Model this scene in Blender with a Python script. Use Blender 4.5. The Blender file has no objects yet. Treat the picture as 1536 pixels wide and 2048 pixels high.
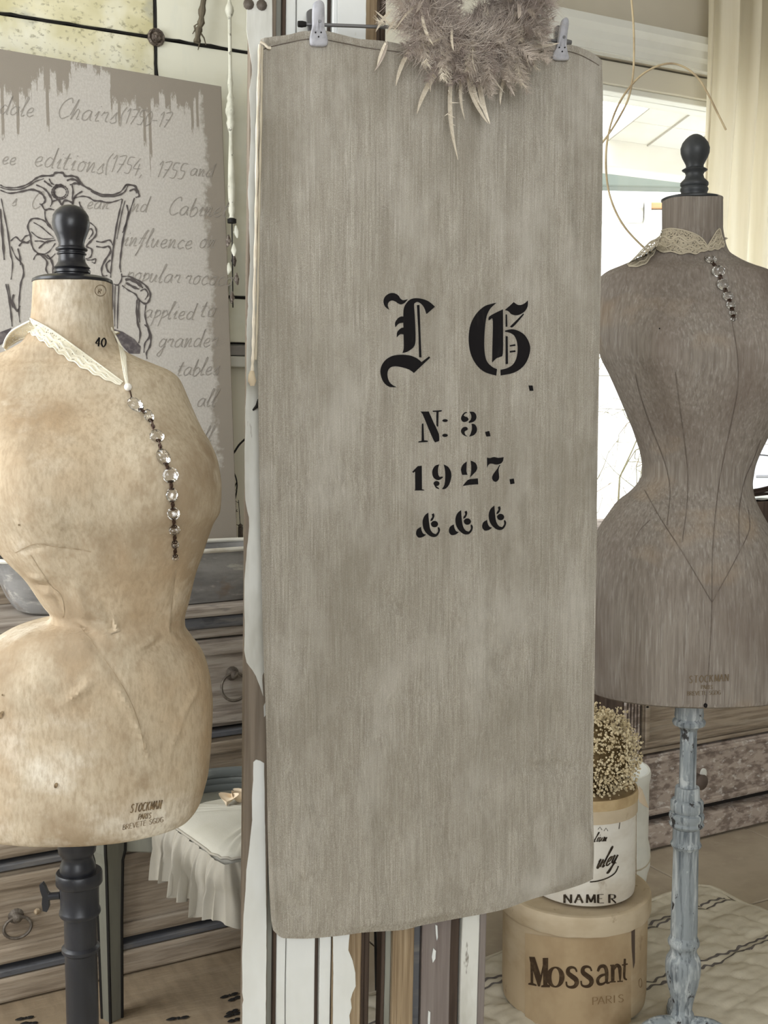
import bpy, bmesh, math, random
from mathutils import Vector, Matrix, noise
from mathutils.bvhtree import BVHTree
random.seed(7)
V = Vector
PI = math.pi
sc = bpy.context.scene
COL = sc.collection

# ---------------------------------------------------------------- camera
F = 2300.0                      # focal length in pixels of a 1536 x 2048 frame
H = 1.20                        # camera height
PITCH = math.atan(206.0 / F)    # looking slightly down
cam_d = bpy.data.cameras.new('camera')
cam_d.sensor_fit = 'VERTICAL'
cam_d.sensor_height = 24.0
cam_d.lens = 24.0 * F / 2048.0
cam_d.clip_start = 0.05
cam = bpy.data.objects.new('camera', cam_d)
COL.objects.link(cam)
cam.location = (0, 0, H)
cam.rotation_euler = (PI / 2 - PITCH, 0, 0)
sc.camera = cam

# ---------------------------------------------------------------- world, lights, exposure
sc.view_settings.view_transform = 'Standard'
sc.view_settings.look = 'None'
sc.view_settings.gamma = 1.0
sc.view_settings.use_curve_mapping = False
sc.view_settings.exposure = 0.28
w = bpy.data.worlds.new('sky')
sc.world = w
w.use_nodes = True
bg = w.node_tree.nodes['Background']
bg.inputs[0].default_value = (0.93, 0.97, 1.0, 1)
bg.inputs[1].default_value = 4.2


def area_light(name, loc, target, sx, sy, power, col):
    d = bpy.data.lights.new(name, 'AREA')
    d.shape = 'RECTANGLE'
    d.size = sx
    d.size_y = sy
    d.energy = power
    d.color = col
    o = bpy.data.objects.new(name, d)
    COL.objects.link(o)
    o.location = loc
    o.rotation_euler = (V(target) - V(loc)).to_track_quat('-Z', 'Y').to_euler()
    return o


# daylight from a window left of the camera, then two added fill lamps
area_light('left_window_light', (-2.15, -0.5, 1.75), (0.0, 2.1, 0.95), 1.6, 1.8, 92, (0.93, 0.965, 1.0))
area_light('side_fill_light', (-1.95, 1.15, 1.55), (0.3, 2.75, 1.1), 1.2, 1.7, 44, (0.94, 0.97, 1.0))  # added lamp, brightens the mirror, canvas and dresser at the back
area_light('rear_fill_light', (0.2, -2.5, 1.8), (0.1, 2.2, 1.1), 3.2, 2.0, 126, (0.93, 0.965, 1.0))  # added broad lamp behind the camera, evens out the whole room

# ---------------------------------------------------------------- helpers
CO = V((0, 0, H))
FW = V((0, math.cos(PITCH), -math.sin(PITCH)))
UP = V((0, math.sin(PITCH), math.cos(PITCH)))


def ray(px, py):
    return FW + V((1, 0, 0)) * ((px - 768) / F) - UP * ((py - 1024) / F)


def at(px, py, Y):
    r = ray(px, py)
    return CO + r * (Y / r.y)


def hit(px, py, p0, n):
    r = ray(px, py)
    return CO + r * ((V(p0) - CO).dot(n) / r.dot(n))


def floor_at(px, py, z=0.0):
    return hit(px, py, V((0, 0, z)), V((0, 0, 1)))


def srgb(r, g, b):
    def c(x):
        x /= 255.0
        return x / 12.92 if x <= 0.04045 else ((x + 0.055) / 1.055) ** 2.4
    return (c(r), c(g), c(b), 1)


# the wall frame: s along the back wall, d behind the dresser fronts, z up
TH = math.atan(0.545)
U3 = V((math.cos(TH), math.sin(TH), 0))
B3 = V((-math.sin(TH), math.cos(TH), 0))      # away from the viewer
WO = V((0, 2.662, 0))


def W(s, d, z):
    return WO + U3 * s + B3 * d + V((0, 0, z))


def wall_at(px, py, d):
    p = hit(px, py, WO + B3 * d, B3)
    q = p - WO
    return q.dot(U3), p.z


def frame(loc, rotz=0.0):
    return Matrix.Translation(V(loc)) @ Matrix.Rotation(rotz, 4, 'Z')


def lerp(a, b, t):
    return a + (b - a) * t


def interp(tab, x):
    """smooth (monotone-ish) interpolation of a sorted table of (x, y)"""
    if x <= tab[0][0]:
        return tab[0][1]
    for i in range(len(tab) - 1):
        x0, y0 = tab[i]
        x1, y1 = tab[i + 1]
        if x <= x1:
            def sl(k):
                if k <= 0:
                    return (tab[1][1] - tab[0][1]) / (tab[1][0] - tab[0][0])
                if k >= len(tab) - 1:
                    return (tab[-1][1] - tab[-2][1]) / (tab[-1][0] - tab[-2][0])
                a = (tab[k][1] - tab[k - 1][1]) / (tab[k][0] - tab[k - 1][0])
                b = (tab[k + 1][1] - tab[k][1]) / (tab[k + 1][0] - tab[k][0])
                return 0 if a * b <= 0 else 2 * a * b / (a + b)
            h = x1 - x0
            t = (x - x0) / h
            m0, m1 = sl(i) * h, sl(i + 1) * h
            return ((2 * t**3 - 3 * t**2 + 1) * y0 + (t**3 - 2 * t**2 + t) * m0 +
                    (-2 * t**3 + 3 * t**2) * y1 + (t**3 - t**2) * m1)
    return tab[-1][1]


# ---------------------------------------------------------------- materials
def mat(name, base, rough=0.7, layers=(), bump=(), metal=0.0, spec=0.35, alpha=None, trans=0.0, ior=1.45, sss=0.0):
    """layers: (colour, scale xyz, lo, hi, strength, detail); bump: (scale xyz, strength, distance, kind)"""
    m = bpy.data.materials.new(name)
    m.use_nodes = True
    nt = m.node_tree
    N, L = nt.nodes, nt.links
    p = N['Principled BSDF']
    p.inputs['Roughness'].default_value = rough
    p.inputs['Metallic'].default_value = metal
    p.inputs['Specular IOR Level'].default_value = spec
    p.inputs['IOR'].default_value = ior
    p.inputs['Transmission Weight'].default_value = trans
    tc = N.new('ShaderNodeTexCoord')

    def scaled(scale):
        mp = N.new('ShaderNodeMapping')
        if isinstance(scale, (int, float)):
            scale = (scale,) * 3
        mp.inputs['Scale'].default_value = scale
        L.new(tc.outputs['Object'], mp.inputs['Vector'])
        return mp.outputs[0]

    def nz(scale, detail=4.0, rough=0.6):
        t = N.new('ShaderNodeTexNoise')
        t.inputs['Scale'].default_value = 1.0
        t.inputs['Detail'].default_value = detail
        t.inputs['Roughness'].default_value = rough
        L.new(scaled(scale), t.inputs['Vector'])
        return t.outputs['Fac']

    def ramp(src, lo, hi, s=1.0):
        r = N.new('ShaderNodeMapRange')
        r.inputs['From Min'].default_value = lo
        r.inputs['From Max'].default_value = hi
        r.inputs['To Min'].default_value = 0
        r.inputs['To Max'].default_value = s
        r.clamp = True
        L.new(src, r.inputs['Value'])
        return r.outputs[0]
    col = None
    for ly in layers:
        c, scale, lo, hi, st = ly[:5]
        det = ly[5] if len(ly) > 5 else 4.0
        mx = N.new('ShaderNodeMix')
        mx.data_type = 'RGBA'
        L.new(ramp(nz(scale, det), lo, hi, st), mx.inputs[0])
        if col is None:
            mx.inputs[6].default_value = base
        else:
            L.new(col, mx.inputs[6])
        mx.inputs[7].default_value = c
        col = mx.outputs[2]
    if col is None:
        p.inputs['Base Color'].default_value = base
    else:
        L.new(col, p.inputs['Base Color'])
    nrm = None
    for b in bump:
        scale, st, dist = b[:3]
        bm_ = N.new('ShaderNodeBump')
        bm_.inputs['Strength'].default_value = st
        bm_.inputs['Distance'].default_value = dist
        L.new(nz(scale, 3.0), bm_.inputs['Height'])
        if nrm:
            L.new(nrm, bm_.inputs['Normal'])
        nrm = bm_.outputs[0]
    if nrm:
        L.new(nrm, p.inputs['Normal'])
    if alpha == 'lace':
        t = N.new('ShaderNodeTexVoronoi')
        t.inputs['Scale'].default_value = 1.0
        L.new(scaled(330.0), t.inputs['Vector'])
        L.new(ramp(t.outputs['Distance'], 0.26, 0.34, 1.0), p.inputs['Alpha'])
    elif alpha == 'dense_lace':
        t = N.new('ShaderNodeTexVoronoi')
        t.inputs['Scale'].default_value = 1.0
        L.new(scaled(300.0), t.inputs['Vector'])
        L.new(ramp(t.outputs['Distance'], 0.16, 0.28, 1.0), p.inputs['Alpha'])
    elif alpha:
        p.inputs['Alpha'].default_value = alpha
    if sss:
        p.inputs['Subsurface Weight'].default_value = sss
    m['p'] = 1
    return m


# ---------------------------------------------------------------- mesh builder
class MB:
    def __init__(self):
        self.v = []
        self.f = []

    def add(self, vs, fs):
        n = len(self.v)
        self.v += [V(x) for x in vs]
        self.f += [tuple(i + n for i in f) for f in fs]
        return self

    def box(self, x0, x1, y0, y1, z0, z1, fn=None, c=0.0):
        """box in a frame fn(x, y, z) -> world, with chamfer c on all edges"""
        fn = fn or (lambda x, y, z: V((x, y, z)))
        if c <= 0:
            vs = [fn(x, y, z) for z in (z0, z1) for y in (y0, y1) for x in (x0, x1)]
            return self.add(vs, [(0, 2, 3, 1), (4, 5, 7, 6), (0, 1, 5, 4), (2, 6, 7, 3), (0, 4, 6, 2), (1, 3, 7, 5)])
        b = bmesh.new()
        bmesh.ops.create_cube(b, size=1.0)
        for q in b.verts:
            q.co = V((lerp(x0, x1, q.co.x + .5), lerp(y0, y1, q.co.y + .5), lerp(z0, z1, q.co.z + .5)))
        bmesh.ops.bevel(b, geom=list(b.edges), offset=c, segments=2, affect='EDGES', profile=0.5)
        b.verts.index_update()
        vs = [fn(*q.co) for q in b.verts]
        fs = [[q.index for q in fc.verts] for fc in b.faces]
        b.free()
        return self.add(vs, fs)

    def tube(self, path, r, n=8, caps=True, flat=1.0, closed=False):
        path = [V(p) for p in path]
        m = len(path)
        rr = r if isinstance(r, (list, tuple)) else [r] * m
        rings = []
        prev = None
        for i, p in enumerate(path):
            if closed:
                t = path[(i + 1) % m] - path[i - 1]
            else:
                t = path[min(i + 1, m - 1)] - path[max(i - 1, 0)]
            t = t.normalized() if t.length > 1e-9 else V((0, 0, 1))
            if prev is None:
                a = V((0, 0, 1)) if abs(t.z) < .9 else V((0, 1, 0))
                x = t.cross(a).normalized()
            else:
                x = (prev - t * prev.dot(t)).normalized()
            prev = x
            y = t.cross(x)
            rings.append([p + x * (math.cos(2 * PI * k / n) * rr[i]) + y * (math.sin(2 * PI * k / n) * rr[i] * flat) for k in range(n)])
        base = len(self.v)
        for rg in rings:
            self.v += rg
        for i in range(m if closed else m - 1):
            j = (i + 1) % m
            for k in range(n):
                k2 = (k + 1) % n
                self.f.append((base + i * n + k, base + i * n + k2, base + j * n + k2, base + j * n + k))
        if caps and not closed:
            self.f.append(tuple(base + k for k in reversed(range(n))))
            self.f.append(tuple(base + (m - 1) * n + k for k in range(n)))
        return self

    def lathe(self, prof, c, n=40, sx=1.0, sy=1.0):
        """prof: (radius, z world)"""
        base = len(self.v)
        for r, z in prof:
            for k in range(n):
                a = 2 * PI * k / n
                self.v.append(V((c[0] + r * sx * math.cos(a), c[1] + r * sy * math.sin(a), z)))
        m = len(prof)
        up = prof[-1][1] > prof[0][1]
        for i in range(m - 1):
            for k in range(n):
                k2 = (k + 1) % n
                q = (base + i * n + k, base + i * n + k2, base + (i + 1) * n + k2, base + (i + 1) * n + k)
                self.f.append(q if up else q[::-1])
        a = tuple(base + k for k in range(n))
        b = tuple(base + (m - 1) * n + k for k in range(n))
        self.f.append(a[::-1] if up else a)
        self.f.append(b if up else b[::-1])
        return self

    def rings(self, rgs, cap=True):
        base = len(self.v)
        n = len(rgs[0])
        for rg in rgs:
            self.v += [V(p) for p in rg]
        for i in range(len(rgs) - 1):
            for k in range(n):
                k2 = (k + 1) % n
                self.f.append((base + i * n + k, base + i * n + k2, base + (i + 1) * n + k2, base + (i + 1) * n + k))
        if cap:
            self.f.append(tuple(base + k for k in reversed(range(n))))
            self.f.append(tuple(base + (len(rgs) - 1) * n + k for k in range(n)))
        return self

    def grid(self, fn, nu, nv):
        base = len(self.v)
        for j in range(nv + 1):
            for i in range(nu + 1):
                self.v.append(V(fn(i / nu, j / nv)))
        for j in range(nv):
            for i in range(nu):
                a = base + j * (nu + 1) + i
                self.f.append((a, a + 1, a + nu + 2, a + nu + 1))
        return self

    def prism(self, pts, back):
        """pts: 3D outline; back: vector to the rear face"""
        n = len(pts)
        vs = [V(p) for p in pts] + [V(p) + V(back) for p in pts]
        fs = [tuple(range(n)), tuple(range(2 * n - 1, n - 1, -1))]
        fs += [(i, n + i, n + (i + 1) % n, (i + 1) % n) for i in range(n)]
        return self.add(vs, fs)

    def build(self, name, m, parent=None, smooth=False, local=False, recalc=False, loc=None):
        me = bpy.data.meshes.new(name)
        vs = self.v
        org = V((0, 0, 0))
        if parent is not None and not local:
            inv = world_of(parent).inverted()
            vs = [inv @ p for p in vs]
        elif parent is None:
            if loc is None:
                k = len(vs)
                org = V((sum(p.x for p in vs) / k, sum(p.y for p in vs) / k, min(p.z for p in vs)))
            else:
                org = V(loc)
            vs = [p - org for p in vs]
        me.from_pydata([tuple(p) for p in vs], [], self.f)
        if recalc:
            b = bmesh.new()
            b.from_mesh(me)
            bmesh.ops.recalc_face_normals(b, faces=list(b.faces))
            b.to_mesh(me)
            b.free()
        if smooth:
            me.polygons.foreach_set('use_smooth', [True] * len(me.polygons))
            me.set_sharp_from_angle(angle=math.radians(42))
        me.materials.append(m)
        me.update()
        o = bpy.data.objects.new(name, me)
        COL.objects.link(o)
        if parent is not None:
            o.parent = parent
        else:
            o.location = org
        return o

    def bvh(self):
        return BVHTree.FromPolygons([tuple(p) for p in self.v], self.f)


_WM = {}


def world_of(o):
    m = _WM.get(o.name)
    if m is None:
        m = o.matrix_basis.copy()
        if o.parent:
            m = world_of(o.parent) @ m
        _WM[o.name] = m
    return m


def tag(o, label=None, cat=None, group=None, kind=None):
    if label:
        o['label'] = label
    if cat:
        o['category'] = cat
    if group:
        o['group'] = group
    if kind:
        o['kind'] = kind
    return o


def thing(name, label, cat, loc=(0, 0, 0), rotz=0.0, group=None, mtx=None, kind=None):
    o = bpy.data.objects.new(name, None)
    o.empty_display_size = 0.05
    COL.objects.link(o)
    o.matrix_basis = mtx if mtx is not None else frame(loc, rotz)
    tag(o, label, cat, group, kind)
    return o


def arc(c, r, a0, a1, n, ax=V((1, 0, 0)), ay=V((0, 0, 1))):
    return [V(c) + ax * (r * math.cos(lerp(a0, a1, i / n))) + ay * (r * math.sin(lerp(a0, a1, i / n))) for i in range(n + 1)]


def smooth_path(pts, per=6):
    """Catmull-Rom through points of any dimension"""
    P = [tuple(p) for p in pts]
    out = []
    n = len(P)
    for i in range(n - 1):
        p0, p1, p2, p3 = P[max(i - 1, 0)], P[i], P[i + 1], P[min(i + 2, n - 1)]
        for k in range(per):
            t = k / per
            out.append(tuple(0.5 * (2 * b + (c - a) * t + (2 * a - 5 * b + 4 * c - d) * t * t + (3 * b - a - 3 * c + d) * t**3)
                             for a, b, c, d in zip(p0, p1, p2, p3)))
    out.append(P[-1])
    return out


def curve_poly(pts, per=4):
    """closed Catmull-Rom"""
    n = len(pts)
    out = []
    for i in range(n):
        p0, p1, p2, p3 = pts[i - 1], pts[i], pts[(i + 1) % n], pts[(i + 2) % n]
        # keep sharp corners sharp
        a = V((p1[0] - p0[0], p1[1] - p0[1]))
        b = V((p2[0] - p1[0], p2[1] - p1[1]))
        c = V((p3[0] - p2[0], p3[1] - p2[1]))
        s1 = a.length > 0 and b.length > 0 and a.normalized().dot(b.normalized()) < 0.45
        s2 = c.length > 0 and b.length > 0 and c.normalized().dot(b.normalized()) < 0.45
        q0 = p1 if s1 else p0
        q3 = p2 if s2 else p3
        for k in range(per):
            t = k / per
            out.append(tuple(0.5 * (2 * y + (z - x) * t + (2 * x - 5 * y + 4 * z - u) * t * t + (3 * y - x - 3 * z + u) * t**3)
                             for x, y, z, u in zip(q0, p1, p2, q3)))
    return out


def fill_flat(polys, step):
    """triangulated, subdivided 2D polygons -> (2D verts, faces)"""
    b = bmesh.new()
    for poly in polys:
        vs = [b.verts.new((x, y, 0)) for x, y in poly]
        try:
            f = b.faces.new(vs)
        except ValueError:
            continue
    b.normal_update()
    bmesh.ops.triangulate(b, faces=list(b.faces), ngon_method='EAR_CLIP')
    for _ in range(5):
        es = [e for e in b.edges if e.calc_length() > step]
        if not es:
            break
        bmesh.ops.subdivide_edges(b, edges=es, cuts=1)
        bmesh.ops.triangulate(b, faces=[f for f in b.faces if len(f.verts) > 3])
    b.verts.index_update()
    vs = [(q.co.x, q.co.y) for q in b.verts]
    fs = [tuple(q.index for q in f.verts) for f in b.faces]
    b.free()
    return vs, fs


def print_on(mb, polys, proj, step):
    vs, fs = fill_flat(polys, step)
    mb.add([proj(x, y) for x, y in vs], fs)


def ribbon2d(pts, width, nib=None):
    """2D stroke -> quads; nib=(thin, thick): vertical strokes thick like a broad pen"""
    n = len(pts)
    L, R = [], []
    for i in range(n):
        a, b = pts[max(i - 1, 0)], pts[min(i + 1, n - 1)]
        dx, dy = b[0] - a[0], b[1] - a[1]
        l = math.hypot(dx, dy) or 1.0
        if nib:
            w_ = lerp(nib[0], nib[1], min(1.0, abs(dy / l)) ** 1.5)
        else:
            w_ = width[i] if isinstance(width, (list, tuple)) else width
        nx, ny = -dy / l * w_ / 2, dx / l * w_ / 2
        L.append((pts[i][0] + nx, pts[i][1] + ny))
        R.append((pts[i][0] - nx, pts[i][1] - ny))
    return L, R


def stroke_on(mb, pts, width, proj, nib=None):
    L, R = ribbon2d(pts, width, nib)
    n = len(L)
    mb.add([proj(*p) for p in L] + [proj(*p) for p in R], [(i, i + 1, n + i + 1, n + i) for i in range(n - 1)])


def body_proj(bvh, off, fallback_Y):
    def f(px, py):
        r = ray(px, py).normalized()
        h = bvh.ray_cast(CO, r)
        if h[0] is None:
            return at(px, py, fallback_Y)
        return h[0] - r * off
    return f


def disk2(cx, cy, rx, ry, n=14, rot=0.0):
    return [(cx + rx * math.cos(2 * PI * k / n) * math.cos(rot) - ry * math.sin(2 * PI * k / n) * math.sin(rot),
             cy + rx * math.cos(2 * PI * k / n) * math.sin(rot) + ry * math.sin(2 * PI * k / n) * math.cos(rot)) for k in range(n)]


# a small single-line pen alphabet: x right, y up, x-height 1, strokes split by '|'
GL = {
    'a': '.85,.85 .5,1 .1,.6 .2,.08 .6,.15 .85,.8|.85,.95 .85,.25 1.05,.05', 'b': '0,.5 .25,1.9 .1,.1 .5,0 .8,.5 .5,.95 .15,.6',
    'c': '.75,.8 .45,1 .1,.5 .35,0 .8,.2', 'd': '.8,.8 .4,1 .1,.5 .3,.05 .75,.4 .95,2 .85,.2 1.05,.05',
    'e': '.1,.4 .6,.55 .6,.95 .25,.85 .1,.35 .4,0 .85,.25', 'f': '.1,.3 .5,1.6 .75,1.9 .6,1.4 .2,-.7 .1,-.9 .5,.2|.05,.95 .75,1',
    'g': '.8,.8 .4,1 .1,.5 .35,.1 .75,.5 .8,.95 .6,-.8 .2,-.7 .9,.2', 'h': '0,.4 .4,1.9 .15,0 .5,.95 .75,.8 .7,.1 .95,.1',
    'i': '.1,.5 .35,1 .25,.1 .55,.15|.4,1.4 .45,1.5', 'l': '0,.4 .45,1.8 .3,2 .15,.1 .5,.15', 'm': '0,.8 .15,1 .1,0 .45,.95 .5,0 .85,.95 .9,.1 1.15,.15',
    'n': '0,.8 .15,1 .1,0 .5,.95 .65,.8 .6,.1 .9,.15', 'o': '.5,1 .15,.7 .2,.1 .6,.1 .75,.7 .45,1 .85,.9', 'p': '.1,.6 .25,1 .05,-.9|.15,.6 .55,1 .75,.5 .2,.05',
    'r': '0,.6 .2,1 .2,.85 .55,.95 .5,.2 .75,.1', 's': '.1,.3 .5,1.05 .5,.6 .65,.2 .3,0 .1,.15', 't': '.1,.5 .4,1.6 .2,.15 .6,.1|0,1.1 .65,1.15',
    'u': '0,.7 .15,1 .1,.2 .4,.05 .7,.9 .7,.2 .95,.1', 'y': '0,.8 .15,1 .15,.3 .5,.2 .75,.95 .5,-.7 .15,-.8 .9,.2', 'k': '0,.4 .4,1.9 .1,0|.65,.95 .2,.45 .75,.05',
    'q': '.75,.8 .4,1 .1,.5 .35,.1 .75,.6|.75,1 .65,-.9', 'v': '0,.9 .3,0 .7,1 .9,.9', 'x': '.1,1 .7,0|.7,1 .05,0',
    'C': '1.1,1.5 .9,1.95 .3,1.5 .1,.6 .5,0 1.1,.3', 'I': '.3,1.9 .3,0',
    '1': '.1,1.4 .4,1.8 .35,0', '7': '.05,1.7 .8,1.8 .3,0|.2,.9 .75,.95', '5': '.8,1.8 .25,1.75 .2,1.05 .7,.9 .6,.1 .1,.1', '0': '.45,1.8 .1,1 .3,0 .75,.4 .7,1.4 .4,1.8',
    '4': '.5,1.8 .05,.7 .8,.7|.6,1.2 .5,-.1', '6': '.7,1.8 .15,.8 .3,0 .7,.3 .5,.9 .15,.6', '(': '.5,2 .15,1 .4,-.4', ')': '.1,2 .45,1 .2,-.4', '-': '.1,.7 .7,.72', ',': '.2,.1 .1,-.3', '.': '.1,.05 .2,.0',
    ' ': ''}
CAP = {  # upright capitals, height 1
    'A': '0,0 .4,1|.4,1 .8,0|.15,.38 .66,.38', 'B': '.1,0 .1,1|.1,1 .55,.9 .55,.6 .1,.53 .65,.4 .62,.08 .1,0', 'C': '.8,.85 .5,1 .15,.75 .15,.25 .5,0 .8,.15',
    'D': '.1,0 .1,1|.1,1 .55,.9 .75,.5 .55,.1 .1,0', 'E': '.1,0 .1,1|.1,1 .65,1|.1,.52 .5,.52|.1,0 .68,0', 'G': '.8,.85 .5,1 .15,.75 .15,.25 .5,0 .8,.12 .8,.45|.55,.45 .85,.45',
    'I': '.2,0 .2,1', 'K': '.1,0 .1,1|.7,1 .12,.45|.3,.6 .75,0', 'M': '.1,0 .14,1|.14,1 .5,.1|.5,.1 .86,1|.86,1 .9,0', 'N': '.1,0 .1,1|.1,1 .75,0|.75,0 .75,1',
    'O': '.45,1 .1,.7 .1,.3 .45,0 .8,.3 .8,.7 .45,1', 'P': '.1,0 .1,1|.1,1 .6,.92 .6,.55 .1,.47', 'R': '.1,0 .1,1|.1,1 .6,.92 .6,.58 .1,.5|.3,.5 .75,0',
    'S': '.65,.85 .4,1 .12,.8 .3,.55 .6,.4 .62,.12 .35,0 .08,.15', 'T': '.4,0 .4,1|.02,1 .78,1', 'V': '0,1 .38,0|.38,0 .76,1', '4': '.55,0 .55,1|.55,1 .05,.3|.05,.3 .8,.3', '0': '.4,1 .1,.7 .1,.3 .4,0 .7,.3 .7,.7 .4,1',
    '.': '.1,.0 .18,.06', ' ': ''}


def write(mb, text, x, y, size, proj, table=GL, wid=2.0, nib=None, slant=0.25, slope=0.0, adv=None, squash=1.0):
    """write text along a baseline starting at pixel (x, y)"""
    cx = 0.0
    for ch in text:
        g = table.get(ch, '')
        mx = 0.5
        for st in g.split('|'):
            if not st:
                continue
            pts = [tuple(float(q) for q in p.split(',')) for p in st.split()]
            mx = max(mx, max(p[0] for p in pts))
            sm = smooth_path(pts, 5) if len(pts) > 2 else [(lerp(pts[0][0], pts[1][0], t / 4), lerp(pts[0][1], pts[1][1], t / 4)) for t in range(5)]
            out = []
            for u_, v_ in sm:
                lx = (cx + u_ * squash + v_ * slant) * size
                ly = v_ * size
                out.append((x + lx, y - ly + lx * slope))
            stroke_on(mb, out, wid, proj, nib)
        cx += (adv if adv else mx + 0.12) * squash
    return x + cx * size

# ================================================================ materials
white_wall = mat('white_wall', srgb(232, 228, 212), .8, [(srgb(214, 208, 186), 2.0, .45, .75, .6)])
plain_wall = mat('plain_wall', srgb(206, 204, 198), .85)
beige_wall = mat('beige_wall', srgb(203, 195, 178), .85, [(srgb(190, 182, 164), 3.0, .4, .7, .5)])
ceil_m = mat('ceiling_paint', srgb(222, 218, 206), .9)
casing_m = mat('casing_paint', srgb(222, 221, 212), .5, [(srgb(202, 199, 186), 4.0, .5, .8, .6)])
blind_m = mat('blind_box_paint', srgb(206, 200, 184), .7)
tile_m = mat('stone_tile', srgb(176, 163, 143), .5, [(srgb(148, 134, 116), 6.0, .4, .7, .7), (srgb(190, 178, 160), 23.0, .55, .75, .4)], [(60.0, .15, .002)])
grout_m = mat('grout', srgb(112, 100, 85), .95)
grey_wood = mat('grey_limed_wood', srgb(164, 155, 145), .75,
                [(srgb(118, 107, 97), (6, 24, 80), .42, .62, .85, 6.0), (srgb(182, 175, 166), (4, 14, 60), .52, .70, .8, 6.0), (srgb(92, 90, 92), (9, 20, 25), .66, .74, .6)],
                [((6, 40, 90), .5, .004)])
brown_wood = mat('brown_limed_wood', srgb(160, 146, 128), .75,
                 [(srgb(120, 106, 90), (6, 24, 80), .42, .62, .85, 6.0), (srgb(174, 164, 149), (4, 14, 60), .54, .72, .75, 6.0), (srgb(80, 78, 80), (9, 20, 25), .68, .76, .6)],
                 [((6, 40, 90), .5, .004)])
worn_wood = mat('worn_pitted_wood', srgb(172, 158, 146), .8,
                [(srgb(116, 102, 93), (22, 30, 44), .46, .58, .85, 7.0), (srgb(208, 201, 194), (40, 40, 70), .56, .66, .8, 6.0)], [((40, 40, 60), .5, .004)])
dark_gap = mat('dark_recess', srgb(38, 34, 31), .9)
edge_blue = mat('blue_grey_edge', srgb(92, 93, 97), .7, [(srgb(128, 124, 118), (6, 20, 50), .5, .7, .8), (srgb(62, 62, 66), (10, 20, 40), .6, .7, .7)], [((8, 40, 80), .4, .003)])
trough_m = mat('painted_trough', srgb(142, 140, 137), .7, [(srgb(100, 98, 97), (5, 14, 20), .45, .64, .75, 6.0), (srgb(182, 178, 170), (16, 40, 60), .56, .68, .8, 6.0), (srgb(116, 96, 76), (9, 9, 14), .62, .72, .6)], [(40.0, .35, .003)])
rim_m = mat('trough_rim', srgb(205, 202, 192), .6, [(srgb(150, 136, 112), 12.0, .5, .7, .7)])
iron_ring = mat('worn_iron', srgb(96, 88, 80), .5, [(srgb(150, 142, 130), 40.0, .5, .7, .7)], metal=.4)
black_wood = mat('black_lacquer', srgb(31, 31, 35), .32, [(srgb(52, 52, 58), (14, 14, 30), .5, .75, .5)], [(50.0, .08, .002)], spec=.5)
black_iron = mat('black_iron', srgb(36, 37, 42), .38, [(srgb(60, 61, 67), (20, 20, 8), .5, .75, .6)], [(80.0, .12, .001)], spec=.5)
dark_finial = mat('charcoal_wood', srgb(52, 54, 56), .45, [(srgb(78, 80, 82), (14, 14, 14), .5, .75, .6)], [(60.0, .12, .002)], spec=.45)
stand_paint = mat('distressed_grey_paint', srgb(142, 149, 153), .6,
                  [(srgb(198, 203, 205), (70, 70, 11), .50, .66, .85, 6.0), (srgb(84, 91, 98), (120, 120, 9), .50, .63, .85, 6.0), (srgb(48, 44, 44), (50, 50, 26), .625, .655, .95), (srgb(210, 214, 214), (34, 34, 30), .62, .70, .6)],
                  [((60, 60, 14), .5, .002)])
linen_tan = mat('aged_tan_linen', srgb(198, 184, 161), .9,
                [(srgb(158, 139, 114), (7, 7, 5.5), .46, .62, .85, 5.0), (srgb(226, 218, 202), (6, 6, 9), .52, .68, .85, 5.0), (srgb(142, 122, 98), (16, 16, 12), .57, .72, .7, 5.0),
                 (srgb(184, 156, 122), (3.2, 3.2, 3), .5, .68, .65), (srgb(158, 139, 114), (190, 190, 70), .42, .66, .5), (srgb(118, 98, 76), (60, 60, 60), .70, .78, .45)],
                [((260, 260, 260), .4, .0012), ((26, 26, 12), .4, .006)], spec=.15)
linen_grey = mat('aged_grey_linen', srgb(142, 134, 125), .9,
                 [(srgb(116, 107, 99), (210, 210, 9), .40, .66, .8, 5.0), (srgb(170, 165, 158), (300, 300, 14), .52, .72, .7, 5.0), (srgb(110, 98, 89), (7, 7, 4), .48, .70, .65), (srgb(166, 142, 112), (2.4, 2.4, 3.5), .58, .72, .6)],
                 [((300, 300, 40), .35, .0012), ((160, 160, 6), .25, .0012)], spec=.12)
sack_m = mat('homespun_hemp', srgb(178, 172, 160), .95,
             [(srgb(142, 135, 123), (360, 360, 10), .40, .66, .75, 6.0), (srgb(210, 205, 196), (520, 520, 17), .52, .72, .7, 5.0), (srgb(146, 138, 126), (70, 70, 1.5), .46, .70, .5, 5.0),
              (srgb(136, 129, 118), (950, 950, 800), .46, .62, .6, 2.0), (srgb(206, 201, 192), (760, 760, 900), .54, .68, .5, 2.0), (srgb(140, 133, 120), (5, 5, 3.5), .45, .70, .7), (srgb(196, 191, 182), (9, 9, 5), .50, .72, .6), (srgb(96, 84, 72), (26, 26, 26), .77, .8, .5)],
             [((750, 750, 750), .5, .0009), ((300, 300, 9), .3, .0012)], spec=.08)
ink = mat('black_stencil_ink', srgb(30, 28, 29), .85, [(srgb(56, 53, 50), (160, 160, 30), .6, .8, .6)], spec=.1)
brown_ink = mat('faded_brown_ink', srgb(96, 80, 62), .9, [(srgb(150, 130, 102), 160.0, .42, .62, .9)], spec=.05)
dark_ink = mat('print_ink', srgb(52, 45, 38), .9, [(srgb(100, 88, 72), 120.0, .45, .7, .8)], spec=.05)
name_ink = mat('name_ink', srgb(70, 56, 43), .9, [(srgb(110, 92, 70), 90.0, .5, .75, .6)], spec=.05)
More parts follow.
